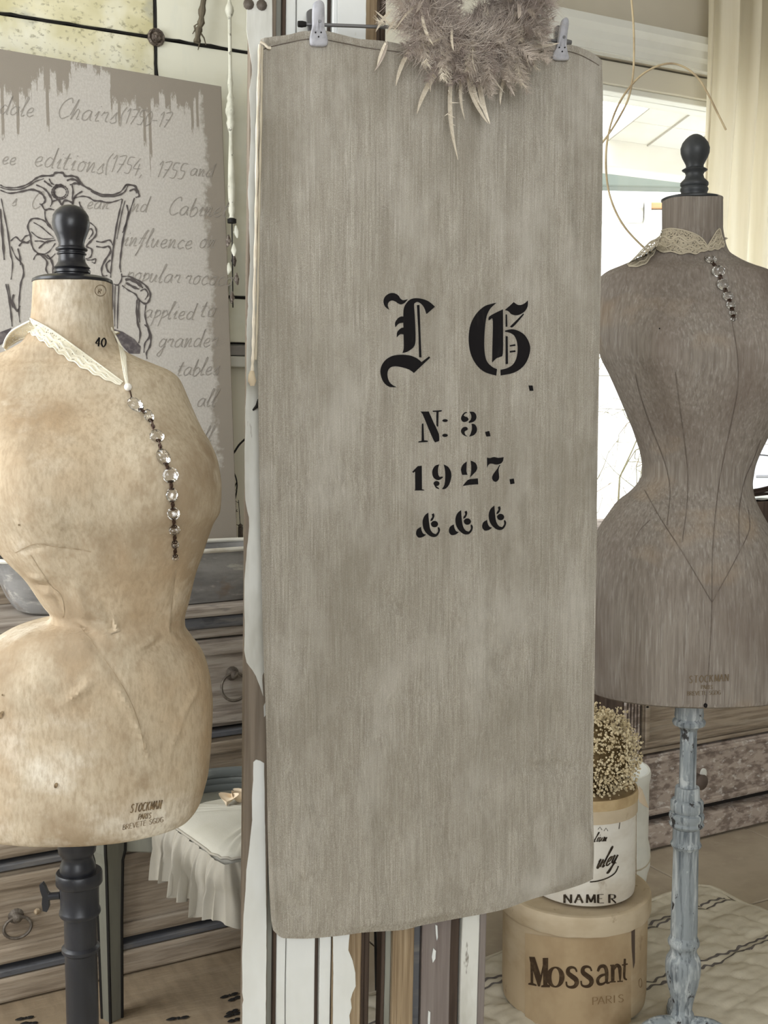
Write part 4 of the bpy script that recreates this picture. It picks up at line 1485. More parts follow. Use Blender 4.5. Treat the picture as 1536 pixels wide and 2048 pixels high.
# ---- left form -------------------------------------------------
DL = 1.62
lf_tab = [(566, 69, 222), (600, 68, 222), (630, 66, 223), (655, 61, 225), (680, 52, 232), (700, 22, 248), (715, -18, 276), (728, -48, 308), (740, -70, 336), (755, -84, 355), (775, -92, 366),
          (791, -94, 373), (825, -92, 389), (859, -84, 406), (889, -74, 424), (930, -62, 440), (974, -50, 446), (1020, -34, 443), (1050, -18, 427), (1081, 0, 415), (1112, 24, 404), (1152, 63, 389),
          (1186, 85, 380), (1205, 97, 376), (1222, 108, 371), (1234, 104, 368), (1243, 66, 367), (1255, 28, 367), (1281, -12, 381), (1305, -40, 398), (1338, -72, 410), (1382, -98, 418), (1423, -112, 421),
          (1500, -120, 418), (1553, -116, 413), (1584, -108, 406), (1606, -100, 400), (1622, -90, 391), (1630, -80, 384)]
lf_dep = [(566, 1.0), (640, .98), (690, .85), (725, .50), (760, .48), (860, .60), (960, .70), (1050, .74), (1230, .92), (1300, .80), (1430, .72), (1630, .72)]
zc_l = at(200, 940, DL).z
lrg = torso_rings(lf_tab, DL, None, lf_dep, 566, bust=[(-PI / 2 + .72, zc_l, .030, .42, .09), (-PI / 2 - .25, zc_l, .026, .42, .09)], yoff=[(566, 0), (700, 0), (940, -.015), (1230, -.005), (1450, .015), (1630, .0)])
lb = at(152, 1690, DL)
lform = thing('dress_form', 'tan linen dress form with black wooden finial on a black iron stand', 'dress form', (lb.x, DL, 0))
ltor = MB()
# waist creases, ridges and small dents pressed into the cloth: (x0, y0, x1, y1, half width px, height m)
RIDGE = [(228, 1365, 262, 1425, 6, .0022), (262, 1425, 302, 1535, 6, .0024), (398, 1370, 366, 1425, 6, .0020), (366, 1425, 330, 1525, 6, .0022), (122, 1416, 186, 1360, 6, .0026), (112, 1404, 118, 1386, 5, .0016),
         (276, 1298, 320, 1268, 6, .0024), (282, 1310, 330, 1284, 7, -.0022), (148, 1240, 222, 1272, 6, .0022), (140, 1250, 215, 1286, 7, -.0018), (227, 1236, 238, 1272, 4, .0022), (220, 1236, 228, 1280, 5, -.0018),
         (205, 1196, 222, 1245, 4, -.0014), (160, 1252, 205, 1314, 5, -.0016), (205, 1314, 250, 1380, 5, -.0014), (40, 1104, 100, 1090, 3, -.0014), (100, 1090, 182, 1104, 3, -.0014), (100, 1170, 128, 1230, 4, -.0016),
         (60, 1152, 96, 1160, 6, .0024), (66, 1168, 104, 1172, 5, -.002), (84, 1184, 116, 1190, 6, .0018), (40, 1270, 100, 1236, 5, -.0016), (18, 1300, 60, 1262, 5, .0014), (340, 1225, 334, 1268, 5, .0020), (352, 1150, 344, 1215, 5, -.0014),
         (150, 1160, 172, 1240, 10, .0012), (250, 1040, 262, 1180, 18, .0012), (130, 1020, 165, 1110, 16, -.0014), (300, 1330, 322, 1400, 12, .0014), (60, 1340, 110, 1395, 12, .0012), (330, 1262, 366, 1288, 6, .0016)]


def pix(p):
    q_ = p - CO
    dp_ = q_.dot(FW)
    return 768 + F * q_.x / dp_, 1024 - F * q_.dot(UP) / dp_


for row in lrg:
    c_ = sum(row, V()) / len(row)
    for p in row:
        w_ = noise.noise(V((p.x * 9, p.y * 9, p.z * 7))) * .0022 + noise.noise(V((p.x * 30, p.y * 30, p.z * 16))) * .0009
        if p.y < c_.y + .02:
            x, y = pix(p)
            for x0, y0, x1, y1, hw_, hh_ in RIDGE:
                if min(y0, y1) - 25 < y < max(y0, y1) + 25 and min(x0, x1) - 40 < x < max(x0, x1) + 40:
                    dx, dy = x1 - x0, y1 - y0
                    l2 = dx * dx + dy * dy
                    t_ = ((x - x0) * dx + (y - y0) * dy) / l2
                    if -.1 < t_ < 1.1:
                        ds = ((x - x0) * dy - (y - y0) * dx) / math.sqrt(l2)
                        w_ += 1.9 * hh_ * math.exp(-(ds / hw_) ** 2) * math.sin(PI * (t_ + .1) / 1.2)
        o_ = V((p.x - c_.x, p.y - c_.y, 0))
        if o_.length > 1e-6:
            p += o_.normalized() * w_
ltor.rings(close_bottom([[p.copy() for p in r] for r in lrg]))
ltor.build('torso', linen_tan, lform, True)
lbv = ltor.bvh()
lproj = body_proj(lbv, .0012, DL)


def seam(parent, pts, w_, m, proj, name='seam'):
    mb = MB()
    sm = smooth_path(pts, 8)
    stroke_on(mb, sm, w_, proj)
    return mb.build(name, m, parent)


def crease(parent, pts, r_, m, bv, D, name='crease'):
    sm = smooth_path(pts, 6)
    pr = body_proj(bv, .0, D)
    P = [pr(*p) for p in sm]
    n_ = len(P)
    return MB().tube(P, [r_ * (.25 + .75 * math.sin(PI * (i + .5) / n_)) for i in range(n_)], 8, flat=1.0).build(name, m, parent, True)


for pts in ([(30, 1106), (70, 1088), (110, 1094), (150, 1098), (182, 1104)], [(60, 1110), (98, 1168), (120, 1190), (128, 1222), (124, 1236)], [(160, 1252), (205, 1312), (250, 1380), (276, 1440), (290, 1500)], [(352, 1140), (345, 1200), (340, 1262)]):
    seam(lform, pts, 1.3, seam_tan, lproj)
# stamps
st = MB()
write(st, 'STOCKMAN', 260, 1626, 17, lproj, CAP, nib=(1.0, 2.6), slant=.22, slope=-.14, squash=.44, adv=1.05)
write(st, 'PARIS', 276, 1640, 11, lproj, CAP, nib=(.9, 1.9), slant=.2, slope=-.14, squash=.6)
write(st, 'BREVETE SGDG', 245, 1660, 10, lproj, CAP, nib=(.7, 1.5), slant=.1, slope=-.2, squash=.82)
st.build('maker_stamp', brown_ink, lform)
st = MB()
write(st, '40', 190, 692, 18, lproj, CAP, nib=(1.2, 3.4), slant=.1, slope=.1, squash=.7)
st.build('size_number', ink, lform)
st = MB()
stroke_on(st, [(201 + 11 * math.cos(k * PI / 12), 581 + 11 * math.sin(k * PI / 12)) for k in range(25)], 1.2, lproj)
write(st, 'R', 195, 587, 9, lproj, CAP, nib=(.8, 1.6))
st.build('round_stamp', brown_ink, lform)
st = MB()
for cx, cy, rx_, ry_ in ((112, 1571, 4, 6), (2, 1430, 4, 9), (5, 1390, 2, 2), (38, 1050, 2, 2)):
    print_on(st, [disk2(cx, cy, rx_, ry_, 10, .4)], lproj, 8)
st.build('moth_hole', brown_ink, lform)
axis_lathe([(410, 2), (411, 12), (415, 21), (422, 29), (432, 35), (447, 37), (460, 35), (470, 31), (480, 27), (488, 25), (494, 26), (497, 31), (500, 31.5), (502, 30), (503, 26), (505, 26), (507, 29), (509, 29), (511, 26), (516, 26), (524, 27), (532, 32), (536, 36), (538, 33), (541, 36), (546, 36), (548, 34), (552, 34)], 141, DL, 'finial', black_wood, lform)
axis_lathe([(552, 40), (553, 60), (556, 71), (560, 78), (565, 79), (567, 77), (568, 60)], 145, DL, 'neck_plate', black_wood, lform, 56)
stand = axis_lathe([(1640, 40), (1690, 40), (1703, 38), (1708, 33), (1714, 31), (1722, 33), (1730, 36), (1738, 37), (1743, 36)], 153, DL, 'stand_head', black_iron, lform)
axis_lathe([(1742, 46), (1745, 48), (1764, 48), (1767, 46), (1769, 41), (1784, 40), (1815, 40), (1818, 42), (1824, 43), (1828, 41), (1830, 35)], 158, DL, 'clamp_collar', black_iron, lform)
zfl = lambda y: at(158, y, DL).z
axx = at(158, 1742, DL).x
prof = [(33, 1820), (33, 1888), (36, 1890), (39, 1893), (39, 1899), (35, 1902), (33, 1904), (33, 2060)]
MB().lathe([(r * DL / F, zfl(y)) for r, y in prof][::-1], (axx, DL), 36).build('pole', black_iron, lform, True)
zb_ = zfl(2060)
MB().lathe([(.085, .03), (.05, .055), (.032, .09), (.028, zb_ * .5), (.024, zb_)], (axx, DL), 36).build('lower_pole', black_iron, lform, True)
for k in range(3):
    a_ = .5 + k * 2 * PI / 3
    d_ = V((math.cos(a_), math.sin(a_), 0))
    MB().tube(smooth_path([V((axx, DL, .05)) + d_ * .03, V((axx, DL, .065)) + d_ * .11, V((axx, DL, .03)) + d_ * .19, V((axx, DL, .011)) + d_ * .23], 5), [.018] * 8 + [.011] * 8, 10).build('foot', black_iron, lform, True)
# wing screw on the collar
ws = thing_p = None
p0 = at(120, 1791, DL)
p1 = at(98, 1793, DL)
sh = MB().tube([V((p0.x, DL, p0.z)), V((p1.x, DL, p1.z))], .0055, 10).build('wing_screw', black_iron, lform, True)
wq = [at(x, y, DL) for x, y in ((80, 1768), (86, 1764), (92, 1774), (96, 1784), (103, 1789), (103, 1796), (98, 1800), (99, 1812), (95, 1822), (87, 1820), (85, 1806), (86, 1792), (82, 1780))]
MB().prism([p + V((0, -.004, 0)) for p in wq], (0, .008, 0)).build('wing', black_iron, sh)

# ---- right form ------------------------------------------------
DR = 2.05
rf_tab = [(398, 1326, 1443), (430, 1326, 1443), (456, 1326, 1443), (478, 1322, 1446), (494, 1312, 1450), (506, 1296, 1456), (520, 1268, 1478), (532, 1240, 1505), (543, 1214, 1536), (555, 1200, 1556), (572, 1192, 1570), (600, 1187, 1578),
          (660, 1189, 1578), (713, 1200, 1574), (748, 1217, 1568), (796, 1239, 1558), (837, 1257, 1545), (860, 1267, 1536), (885, 1276, 1524), (907, 1283, 1514), (933, 1287, 1505), (950, 1286, 1502), (966, 1279, 1500), (985, 1262, 1502), (1004, 1238, 1508),
          (1028, 1220, 1520), (1053, 1203, 1534), (1072, 1193, 1544), (1110, 1180, 1558), (1160, 1171, 1572), (1230, 1166, 1583), (1310, 1166, 1588), (1365, 1168, 1588), (1374, 1170, 1586)]
rf_dep = [(398, 1.0), (470, .98), (500, .85), (530, .55), (570, .48), (650, .56), (750, .68), (850, .76), (945, .88), (1030, .80), (1200, .76), (1374, .76)]
zc_r = at(1380, 700, DR).z
rrg = torso_rings(rf_tab, DR, None, rf_dep, 398, bust=[(-PI / 2 + .62, zc_r, .028, .42, .10), (-PI / 2 - .38, zc_r, .028, .42, .10)], yoff=[(398, 0), (560, 0), (720, -.015), (950, 0), (1374, 0)])
rb = at(1378, 1440, DR)
rform = thing('dress_form', 'grey linen dress form with charcoal finial on a distressed pale turned stand', 'dress form', (rb.x, DR, 0))
rtor = MB()
for row in rrg:
    for p in row:
        p.y -= noise.noise(V((p.x * 8, p.y * 8, p.z * 6))) * .0016
rtor.rings(close_bottom([[p.copy() for p in r] for r in rrg], .003, .97))
rtor.build('torso', linen_grey, rform, True)
rbv = rtor.bvh()
rproj = body_proj(rbv, .0012, DR)
for pts, w_ in (([(1464, 640), (1474, 700), (1477, 750), (1474, 790), (1460, 860), (1447, 920), (1438, 970), (1430, 1040), (1425, 1110), (1424, 1200), (1422, 1260), (1418, 1330), (1411, 1412)], 1.6),
                ([(1270, 748), (1280, 790), (1300, 850), (1322, 905), (1336, 950), (1340, 990), (1334, 1050)], 1.4), ([(1351, 744), (1358, 800), (1366, 860), (1373, 915), (1376, 960), (1373, 1020), (1364, 1085)], 1.4),
                ([(1289, 980), (1320, 1035), (1362, 1100), (1395, 1155), (1424, 1205)], 1.4), ([(1424, 1205), (1460, 1140), (1492, 1078), (1500, 1052), (1497, 1020)], 1.4),
                ([(1522, 880), (1507, 920), (1490, 960), (1480, 1010), (1478, 1060), (1480, 1100)], 1.2), ([(1300, 1040), (1280, 1060), (1265, 1090)], 1.0)):
    seam(rform, pts, w_, seam_m, rproj)
st = MB()
write(st, 'STOCKMAN', 1378, 1366, 14, rproj, CAP, nib=(1.0, 2.2), slant=.05, slope=-.05, squash=.66, adv=1.1)
write(st, 'PARIS', 1402, 1378, 8, rproj, CAP, nib=(.8, 1.4), slant=.05, squash=.75)
write(st, 'BREVETE SGDG', 1374, 1391, 8, rproj, CAP, nib=(.7, 1.3), slant=.05, slope=-.03, squash=.85)
st.build('maker_stamp', mat('faint_stamp', srgb(112, 98, 80), .9, spec=.05), rform)
st = MB()
print_on(st, [disk2(1411, 1411, 4, 5, 10)], rproj, 8)
print_on(st, [disk2(1319, 657, 1.6, 1.6, 8)], rproj, 8)
print_on(st, [disk2(1295, 1414, 3, 2, 8)], rproj, 8)
st.build('pin_hole', ink, rform)
axis_lathe([(268, 1), (269, 6), (272, 12), (278, 19), (286, 25), (297, 28.5), (306, 28), (315, 25), (323, 21), (330, 17.5), (335, 17), (338, 22), (340, 25), (342, 24), (345, 19), (350, 17), (357, 19), (363, 25), (366, 27.5), (371, 27.5), (374, 25), (377, 27), (380, 27.5), (384, 26), (388, 25), (394, 25)], 1391, DR, 'finial', dark_finial, rform)
axis_lathe([(393, 30), (394, 48), (396, 56), (398, 60), (401, 60), (403, 57), (404, 40)], 1384, DR, 'neck_plate', dark_finial, rform, 56)
AX = at(1378, 1440, DR).x
zs2 = lambda y: at(1370, y, DR).z
def rl(tab, name, parent=None, n=32):
    return MB().lathe([(r * DR / F * .985, zs2(y)) for y, r in tab][::-1], (AX, DR), n).build(name, stand_paint, parent or rform, True)
rl([(1380, 28), (1424, 29), (1430, 30), (1436, 28), (1440, 33), (1444, 34), (1449, 32), (1453, 22), (1460, 17)], 'stand_head')
rl([(1452, 17), (1600, 17.5)], 'upper_rod')
rl([(1573, 24), (1576, 25), (1596, 26), (1599, 31), (1603, 34), (1609, 33.5), (1614, 34), (1620, 33), (1623, 30), (1626, 35), (1632, 36.5), (1638, 34), (1642, 33), (1647, 36), (1651, 34), (1655, 28)], 'ringed_collar')
rl([(1654, 27), (1668, 28), (1680, 28), (1684, 30), (1688, 32), (1692, 30), (1697, 26), (1710, 26), (1760, 26.5), (1820, 27.5), (1862, 28), (1870, 27)], 'column')
rl([(1869, 27), (1876, 30), (1882, 33), (1888, 32), (1894, 28), (1900, 27), (1906, 29), (1916, 35), (1926, 37), (1944, 36.5), (1968, 32), (1992, 25), (2008, 21.5), (2014, 21)], 'vase_turning')
rl([(2013, 20), (2020, 21), (2024, 24), (2032, 26), (2040, 27), (2050, 27), (2056, 24)], 'foot_hub')
zh = zs2(2046)
for k in range(3):
    a_ = math.radians((200, 330, 82)[k])
    d_ = V((math.cos(a_), math.sin(a_), 0))
    b_ = V((AX, DR, 0))
    q = smooth_path([b_ + d_ * .015 + V((0, 0, zh)), b_ + d_ * .055 + V((0, 0, zh + .004)), b_ + d_ * .09 + V((0, 0, zh - .012)), b_ + d_ * .12 + V((0, 0, .016)), b_ + d_ * .15 + V((0, 0, .013))], 5)
    MB().tube(q, [.017] * 11 + [.016 - .0005 * i for i in range(10)], 12).build('foot', stand_paint, rform, True)

# ================================================================ lace and crystal strands
cry_mesh = None


def crystal_mesh():
    """round cut crystal: table, crown, girdle, pavilion"""
    global cry_mesh
    if cry_mesh:
        return cry_mesh
    q = MB()
    rg = []
    for r_, y_, tw_ in ((.25, -.55, .5), (.55, -.5, 0), (.85, -.28, .5), (1.0, 0, 0), (.85, .24, .5), (.5, .42, 0), (.2, .48, .5)):
        rg.append([V((r_ * math.cos(2 * PI * (k + tw_) / 10), y_, r_ * math.sin(2 * PI * (k + tw_) / 10))) for k in range(10)])
    q.rings(rg)
    me = bpy.data.meshes.new('crystal')
    me.from_pydata([tuple(p) for p in q.v], [], q.f)
    b = bmesh.new()
    b.from_mesh(me)
    bmesh.ops.recalc_face_normals(b, faces=list(b.faces))
    b.to_mesh(me)
    b.free()
    me.materials.append(crystal_m)
    cry_mesh = me
    return me


def strand(parent, beads, bv, D, last_pearl=False):
    """beads: (px, py, rx px, ry px, tilt)"""
    pr = body_proj(bv, 0, D)
    pos = []
    for i, (x, y, rx_, ry_, tl_) in enumerate(beads):
        c_ = pr(x, y)
        k = D / F
        dirv = (CO - c_).normalized()
        r_ = max(rx_, ry_) * k
        c2 = c_ + dirv * (r_ * .55 + .002)
        inv = world_of(parent).inverted()
        o = bpy.data.objects.new('crystal', crystal_mesh())
        COL.objects.link(o)
        o.parent = parent
        rot = Matrix.Rotation(tl_, 4, 'Y') @ Matrix.Rotation(random.uniform(-.35, .35), 4, 'X') @ Matrix.Rotation(random.uniform(-.5, .3), 4, 'Z')
        o.matrix_basis = inv @ Matrix.Translation(c2) @ rot @ Matrix.Diagonal((rx_ * k, r_ * .9, ry_ * k, 1))
        pos.append((c2, r_, ry_ * k))
    for i in range(len(pos) - 1):
        (a_, ra, _), (b_, rb_, _) = pos[i], pos[i + 1]
        d_ = (b_ - a_).normalized()
        p, q_ = a_ + d_ * ra * .72, b_ - d_ * rb_ * .72
        mb = MB()
        mid = (p + q_) / 2
        mb.tube([p, lerp(p, mid, .6) + V((.0012, -.001, 0)), mid, lerp(mid, q_, .4) + V((-.0012, -.001, 0)), q_], .0011, 6)
        for e in (p, q_):
            mb.tube(arc(e, .0028, 0, 2 * PI, 10, V((1, 0, 0)), d_.cross(V((1, 0, 0))).normalized())[:-1], .0009, 5, closed=True)
        mb.tube(arc(mid, .0030, 0, 2 * PI, 10, V((.7, -.7, 0)).normalized(), d_)[:-1], .0010, 5, closed=True)
        mb.build('link', link_m, parent, True)
    return pos


def lace_band(parent, top, bot, proj, m, edge_m, scal=9, amp=.12, n=90, name='lace_band'):
    """band between two pixel polylines, lower edge scalloped, with raised cords"""
    T, B = smooth_path(top, 12), smooth_path(bot, 12)

    def samp(P, u):
        x = u * (len(P) - 1)
        i = min(int(x), len(P) - 2)
        f_ = x - i
        return (lerp(P[i][0], P[i + 1][0], f_), lerp(P[i][1], P[i + 1][1], f_))

    def pt(u, v):
        a_, b_ = samp(T, u), samp(B, u)
        v2 = v * (1 - amp * (.5 + .5 * math.cos(u * scal * 2 * PI)))
        return (lerp(a_[0], b_[0], v2), lerp(a_[1], b_[1], v2))
    mb = MB().grid(lambda u, v: proj(*pt(u, v)), n, 8)
    band = mb.build(name, m, parent, True)
    for vv, wv in ((0, .0), (1.0, 0), (.72, .06), (.4, .10)):
        P = []
        for i in range(n + 1):
            u = i / n
            v_ = vv if wv == 0 else vv + wv * math.sin(u * scal * 2 * PI + vv * 5)
            P.append(proj(*pt(u, min(1, v_))))
        MB().tube(P, .0011 if wv == 0 else .0014, 5).build('lace_cord', edge_m, band, True)
    return band


nl = thing('lace_necklace', 'ivory lace necklace with pearl and crystal strand worn by the tan dress form', 'necklace', at(250, 770, DL - .1))
lp2 = body_proj(lbv, .0035, DL)
lace_band(nl, [(60, 637), (66, 640), (100, 658), (150, 693), (200, 730), (246, 764)], [(53, 662), (62, 668), (96, 692), (140, 722), (195, 752), (240, 770)], lp2, lace_m, lace_edge, 11, .14)
lace_band(nl, [(223, 655), (232, 676), (240, 700), (246, 735), (252, 768)], [(224, 660), (240, 688), (251, 712), (253, 740), (256, 766)], lp2, lace_m, lace_edge, 5, .1)
# the ribbon going round the back of the neck: a loop hanging over the far shoulder
bk = [(60, 642, 0), (44, 650, .01), (24, 662, .02), (12, 678, .02), (7, 694, .0)]


def lback(u, v):
    P = smooth_path(bk, 6)
    x = u * (len(P) - 1)
    i = min(int(x), len(P) - 2)
    f_ = x - i
    q0 = [lerp(P[i][k], P[i + 1][k], f_) for k in range(3)]
    wpx = 30 * math.sin(PI * (.12 + .8 * (1 - u)) * .6)
    return at(q0[0] + v * wpx * .5, q0[1] + v * wpx * .75, DL - .068 + .03 * v + q0[2] + .04 * u * u)


q = MB().grid(lback, 24, 6)
q.build('lace_tail', lace_m, nl, True)
MB().tube([lback(u / 24, 0) for u in range(25)], .0016, 5).build('lace_cord', lace_edge, nl, True)
MB().tube([lback(u / 24, 1) for u in range(25)], .0014, 5).build('lace_cord', lace_edge, nl, True)
# back of the neck, out of sight from the front: the ribbon closes
nk = lrg[24]
cc_ = sum(nk, V()) / len(nk)
MB().tube([cc_ + (nk[i] - cc_) * 1.03 for i in range(0, 96, 3)], .006, 6, flat=.3).build('neck_ribbon', lace_m, nl, True)
pp = body_proj(lbv, 0, DL)(256, 774)
q = MB()
pr_ = 8.2 * 1.5 / F
ctr = pp + (CO - pp).normalized() * pr_
q.lathe([(pr_ * max(.02, math.sin(PI * i / 14)), ctr.z - pr_ * math.cos(PI * i / 14)) for i in range(15)], ctr, 20)
q.build('pearl', pearl_m, nl, True)
lbeads = [(271, 809, 18, 12, .55), (298, 832, 9, 14, -.4), (314, 872, 14, 13, .3), (327, 914, 15, 17, -.4), (341, 950, 15, 15, 0), (344, 990, 11, 14, 0), (347, 1027, 12, 12, 0), (349, 1060, 11, 10, 0), (350, 1089, 8, 8, 0), (351, 1116, 6.5, 6.5, 0)]
strand(nl, lbeads, lbv, DL)
a_, b_ = body_proj(lbv, .004, DL)(260, 782), body_proj(lbv, .008, DL)(264, 798)
MB().tube([a_, b_], .0011, 6).build('link', link_m, nl)

nr = thing('lace_collar', 'ecru lace collar with crystal strand worn by the grey dress form', 'collar', at(1385, 490, DR - .1))
rp2 = body_proj(rbv, .004, DR)
lace_band(nr, [(1322, 462), (1340, 457), (1365, 460), (1390, 468), (1405, 478), (1415, 492)], [(1310, 500), (1335, 506), (1365, 508), (1390, 508), (1405, 504), (1417, 500)], rp2, lace2_m, lace2_edge, 4, .08)
lace_band(nr, [(1414, 494), (1424, 478), (1434, 462), (1440, 458), (1443, 470)], [(1417, 501), (1426, 500), (1436, 499), (1446, 496), (1449, 488)], rp2, lace2_m, lace2_edge, 3, .08)
# left tail over the shoulder
lace_band(nr, [(1322, 470), (1312, 478), (1300, 484), (1284, 500), (1268, 517), (1255, 529)], [(1312, 497), (1306, 510), (1298, 520), (1288, 530), (1275, 533), (1258, 533)], body_proj(rbv, .004, DR - .055), lace2_m, lace2_edge, 3, .08, name='lace_tail')
nk = rrg[21]
cc_ = sum(nk, V()) / len(nk)
MB().tube([cc_ + (nk[i] - cc_) * 1.03 for i in range(0, 96, 3)], .008, 6, flat=.3).build('neck_ribbon', lace2_m, nr, True)
rbeads = [(1421, 518, 12, 9, .5), (1437, 542, 13, 11, .2), (1446, 569, 13, 11, .1), (1456, 592, 11, 9, .1), (1462, 610, 9, 8, .1), (1466, 626, 7, 6.5, 0), (1467, 638, 5, 5, 0)]
strand(nr, rbeads, rbv, DR)

# ================================================================ old white doors standing behind the sack
sP = V((-.186, 1.72, 0))
sE = V((.537, .15, 0)).normalized()
sB = V((-sE.y, sE.x, 0))             # to the back
DOFF = .034
dP = sP + sB * DOFF


def dt(px, py=1950):
    return (hit(px, py, dP, sB) - dP).dot(sE)


tilt = .0185
z0d = hit(600, 1950, dP, sB).z
dzv = (V((0, 0, 1)) + sE * tilt).normalized()
dev = sE - dzv * sE.dot(dzv)
dev.normalize()
dM = Matrix(((dev.x, sB.x, dzv.x, 0), (dev.y, sB.y, dzv.y, 0), (dev.z, sB.z, dzv.z, 0), (0, 0, 0, 1)))
dO = dP + V((0, 0, z0d)) - dzv * z0d          # so that z = z0d keeps the measured positions
dM.translation = dO


def Dl(x, y, z):
    return dO + dev * x + sB * y + dzv * z


def dproj(px, py, off=0.0):
    return hit(px, py, dO, sB) - sB * off


def door(name, label, cols, z0, z1, back):
    x0, x1 = dt(cols[0][1]), dt(cols[-1][2])
    m_ = dM.copy()
    m_.translation = Dl((x0 + x1) / 2, .02, z0)
    t_ = thing(name, label, 'door', mtx=m_)
    for nm, a_, b_, f_, mt_, bead in cols:
        a_, b_ = dt(a_), dt(b_)
        if bead:
            # a half round bead standing on a shallow fillet
            r_ = (b_ - a_) / 2
            q = MB().box(a_, b_, f_ + r_ * .6, .036, z0, z1, Dl)
            q.tube([Dl((a_ + b_) / 2, f_ + r_ * .9, z0), Dl((a_ + b_) / 2, f_ + r_ * .9, z1)], r_ * .98, 12)
            q.build(nm, mt_, t_)
        else:
            # slightly wavering long edges, as old paint and wood have
            q = MB()
            n_ = 60
            rg = []
            for k in range(n_ + 1):
                z = lerp(z0, z1, k / n_)
                wa = .0007 * noise.noise(V((a_ * 50, z * 9, 1)))
                wb = .0007 * noise.noise(V((b_ * 50, z * 9, 1)))
                c_ = .0015
                bk_ = .018 if nm == 'stile' else .036
                rg.append([Dl(a_ + wa, bk_, z), Dl(a_ + wa, f_ + c_, z), Dl(a_ + wa + c_, f_, z), Dl(b_ + wb - c_, f_, z), Dl(b_ + wb, f_ + c_, z), Dl(b_ + wb, bk_, z)])
            q.rings(rg)
            q.build(nm, mt_, t_, recalc=True)
    if back:
        MB().box(x0 + .03, x1, .034, .046, z0, z1, Dl).build('back_board', bare_wood, t_)
    return t_


d1 = door('old_door', 'tall old white door with peeling paint and moulded grooves behind the hemp sack', [
    ('stile', 484, 534, 0, bare_wood, 0), ('groove', 534, 547, .014, green_grey, 0), ('bead', 546.5, 553.5, .005, dark_wood, 1), ('moulding', 553.5, 572.5, .007, white_paint, 0),
    ('fillet', 572.5, 574.2, .012, dark_wood, 0), ('panel', 574.2, 632, .008, white_paint, 0), ('groove', 632, 641, .018, dark_wood, 0), ('moulding', 641, 663, .005, white_paint, 0),
    ('fillet', 663, 665, .012, dark_wood, 0), ('inner_stile', 665, 723, .002, tan_wood, 0), ('bead', 722.5, 730, .004, dark_wood, 1), ('bead', 730, 741, .006, dark_wood, 1)], 0, 2.25, True)
d2 = door('old_door', 'weathered bare wood door of tan and mauve boards showing below the sack at right', [
    ('edge_strip', 765, 772, .006, dark_wood, 0), ('moulding', 772, 785, .010, green_grey, 0), ('board', 785, 828, .0, tan_wood, 0), ('moulding', 828, 842, .007, edge_blue, 0),
    ('fillet', 842, 844.5, .014, dark_wood, 0), ('board', 844.5, 902, .003, mauve_wood, 0), ('moulding', 902, 921, .008, dark_wood, 0), ('fillet', 921, 923.5, .014, lead_m, 0), ('board', 923.5, 958, .001, worn_white, 0),
    ('fillet', 958, 960.5, .012, lead_m, 0), ('edge_strip', 960.5, 974, .006, mauve_wood, 0)], 0, 1.62, True)
for t_, z_ in ((d1, 2.10), (d1, .005)):
    MB().box(dt(545), dt(741), -.004, .012, z_, z_ + .11, Dl, .003).build('cross_rail', white_paint, t_)
MB().box(dt(772), dt(974), -.004, .012, .005, .115, Dl, .003).build('cross_rail', bare_wood, d2)


def sheet(pts, name, m, parent, off=.0012):
    mb = MB()
    vs, fs = fill_flat([pts], 60)
    # front skin plus a rim so that the flaked edge has a thickness
    mb.add([dproj(x, y, off) for x, y in vs], fs)
    n_ = len(pts)
    mb.add([dproj(x, y, off) for x, y in pts] + [dproj(x, y, -.0005) for x, y in pts], [(i, (i + 1) % n_, n_ + (i + 1) % n_, n_ + i) for i in range(n_)])
    return mb.build(name, m, parent, recalc=True)


def jag(pts, a_=1.5, step=9):
    """roughen a closed outline with slow and quick wavering"""
    out = []
    n_ = len(pts)
    for i in range(n_):
        p, q_ = pts[i], pts[(i + 1) % n_]
        l_ = math.hypot(q_[0] - p[0], q_[1] - p[1])
        k_ = max(1, int(l_ / step))
        for j in range(k_):
            t_ = j / k_
            x, y = lerp(p[0], q_[0], t_), lerp(p[1], q_[1], t_)
            g = a_ * (noise.noise(V((x * .05, y * .018, 3))) * 1.2 + noise.noise(V((x * .2, y * .11, 8))) * .5)
            out.append((x + g, y))
    return out


sheet(jag([(494, -70), (494, 20), (493, 60), (499, 100), (504, 140), (499, 180), (502, 260), (499, 330), (496, 380), (498, 430), (500, 520), (494, 640), (492, 760), (490, 900), (491, 1000), (498, 1035), (498, 1052), (493, 1100), (489, 1160), (488, 1250),
           (489, 1300), (494, 1325), (504, 1340), (512, 1352), (520, 1372), (526, 1392), (525, 1350), (530, 1340), (533, 1280), (535, 900), (540, 400), (545, -70)]), 'paint_layer', worn_white, d1)
sheet(jag([(507, 1524), (512, 1519), (520, 1521), (528, 1526), (529, 1560), (532, 1800), (533, 1900), (532, 1960), (531, 2100), (484, 2100), (484.5, 2010), (487, 2000), (484.5, 1985), (484.5, 1900), (486, 1850), (490, 1790), (493, 1740), (499, 1690), (504, 1640), (503, 1590), (506, 1560)], 1.0), 'paint_layer', white_paint, d1)
sheet(jag([(666, 2100), (667, 1200), (676, -70), (733, -70), (724, 400), (708, 1200), (699, 1780), (697, 1840), (699, 1870), (696, 1900), (704, 1920), (710, 1945), (711, 1972), (705, 1985), (701, 1998), (703, 2015), (699, 2030), (702, 2100)], .9), 'paint_layer', white_paint, d1)
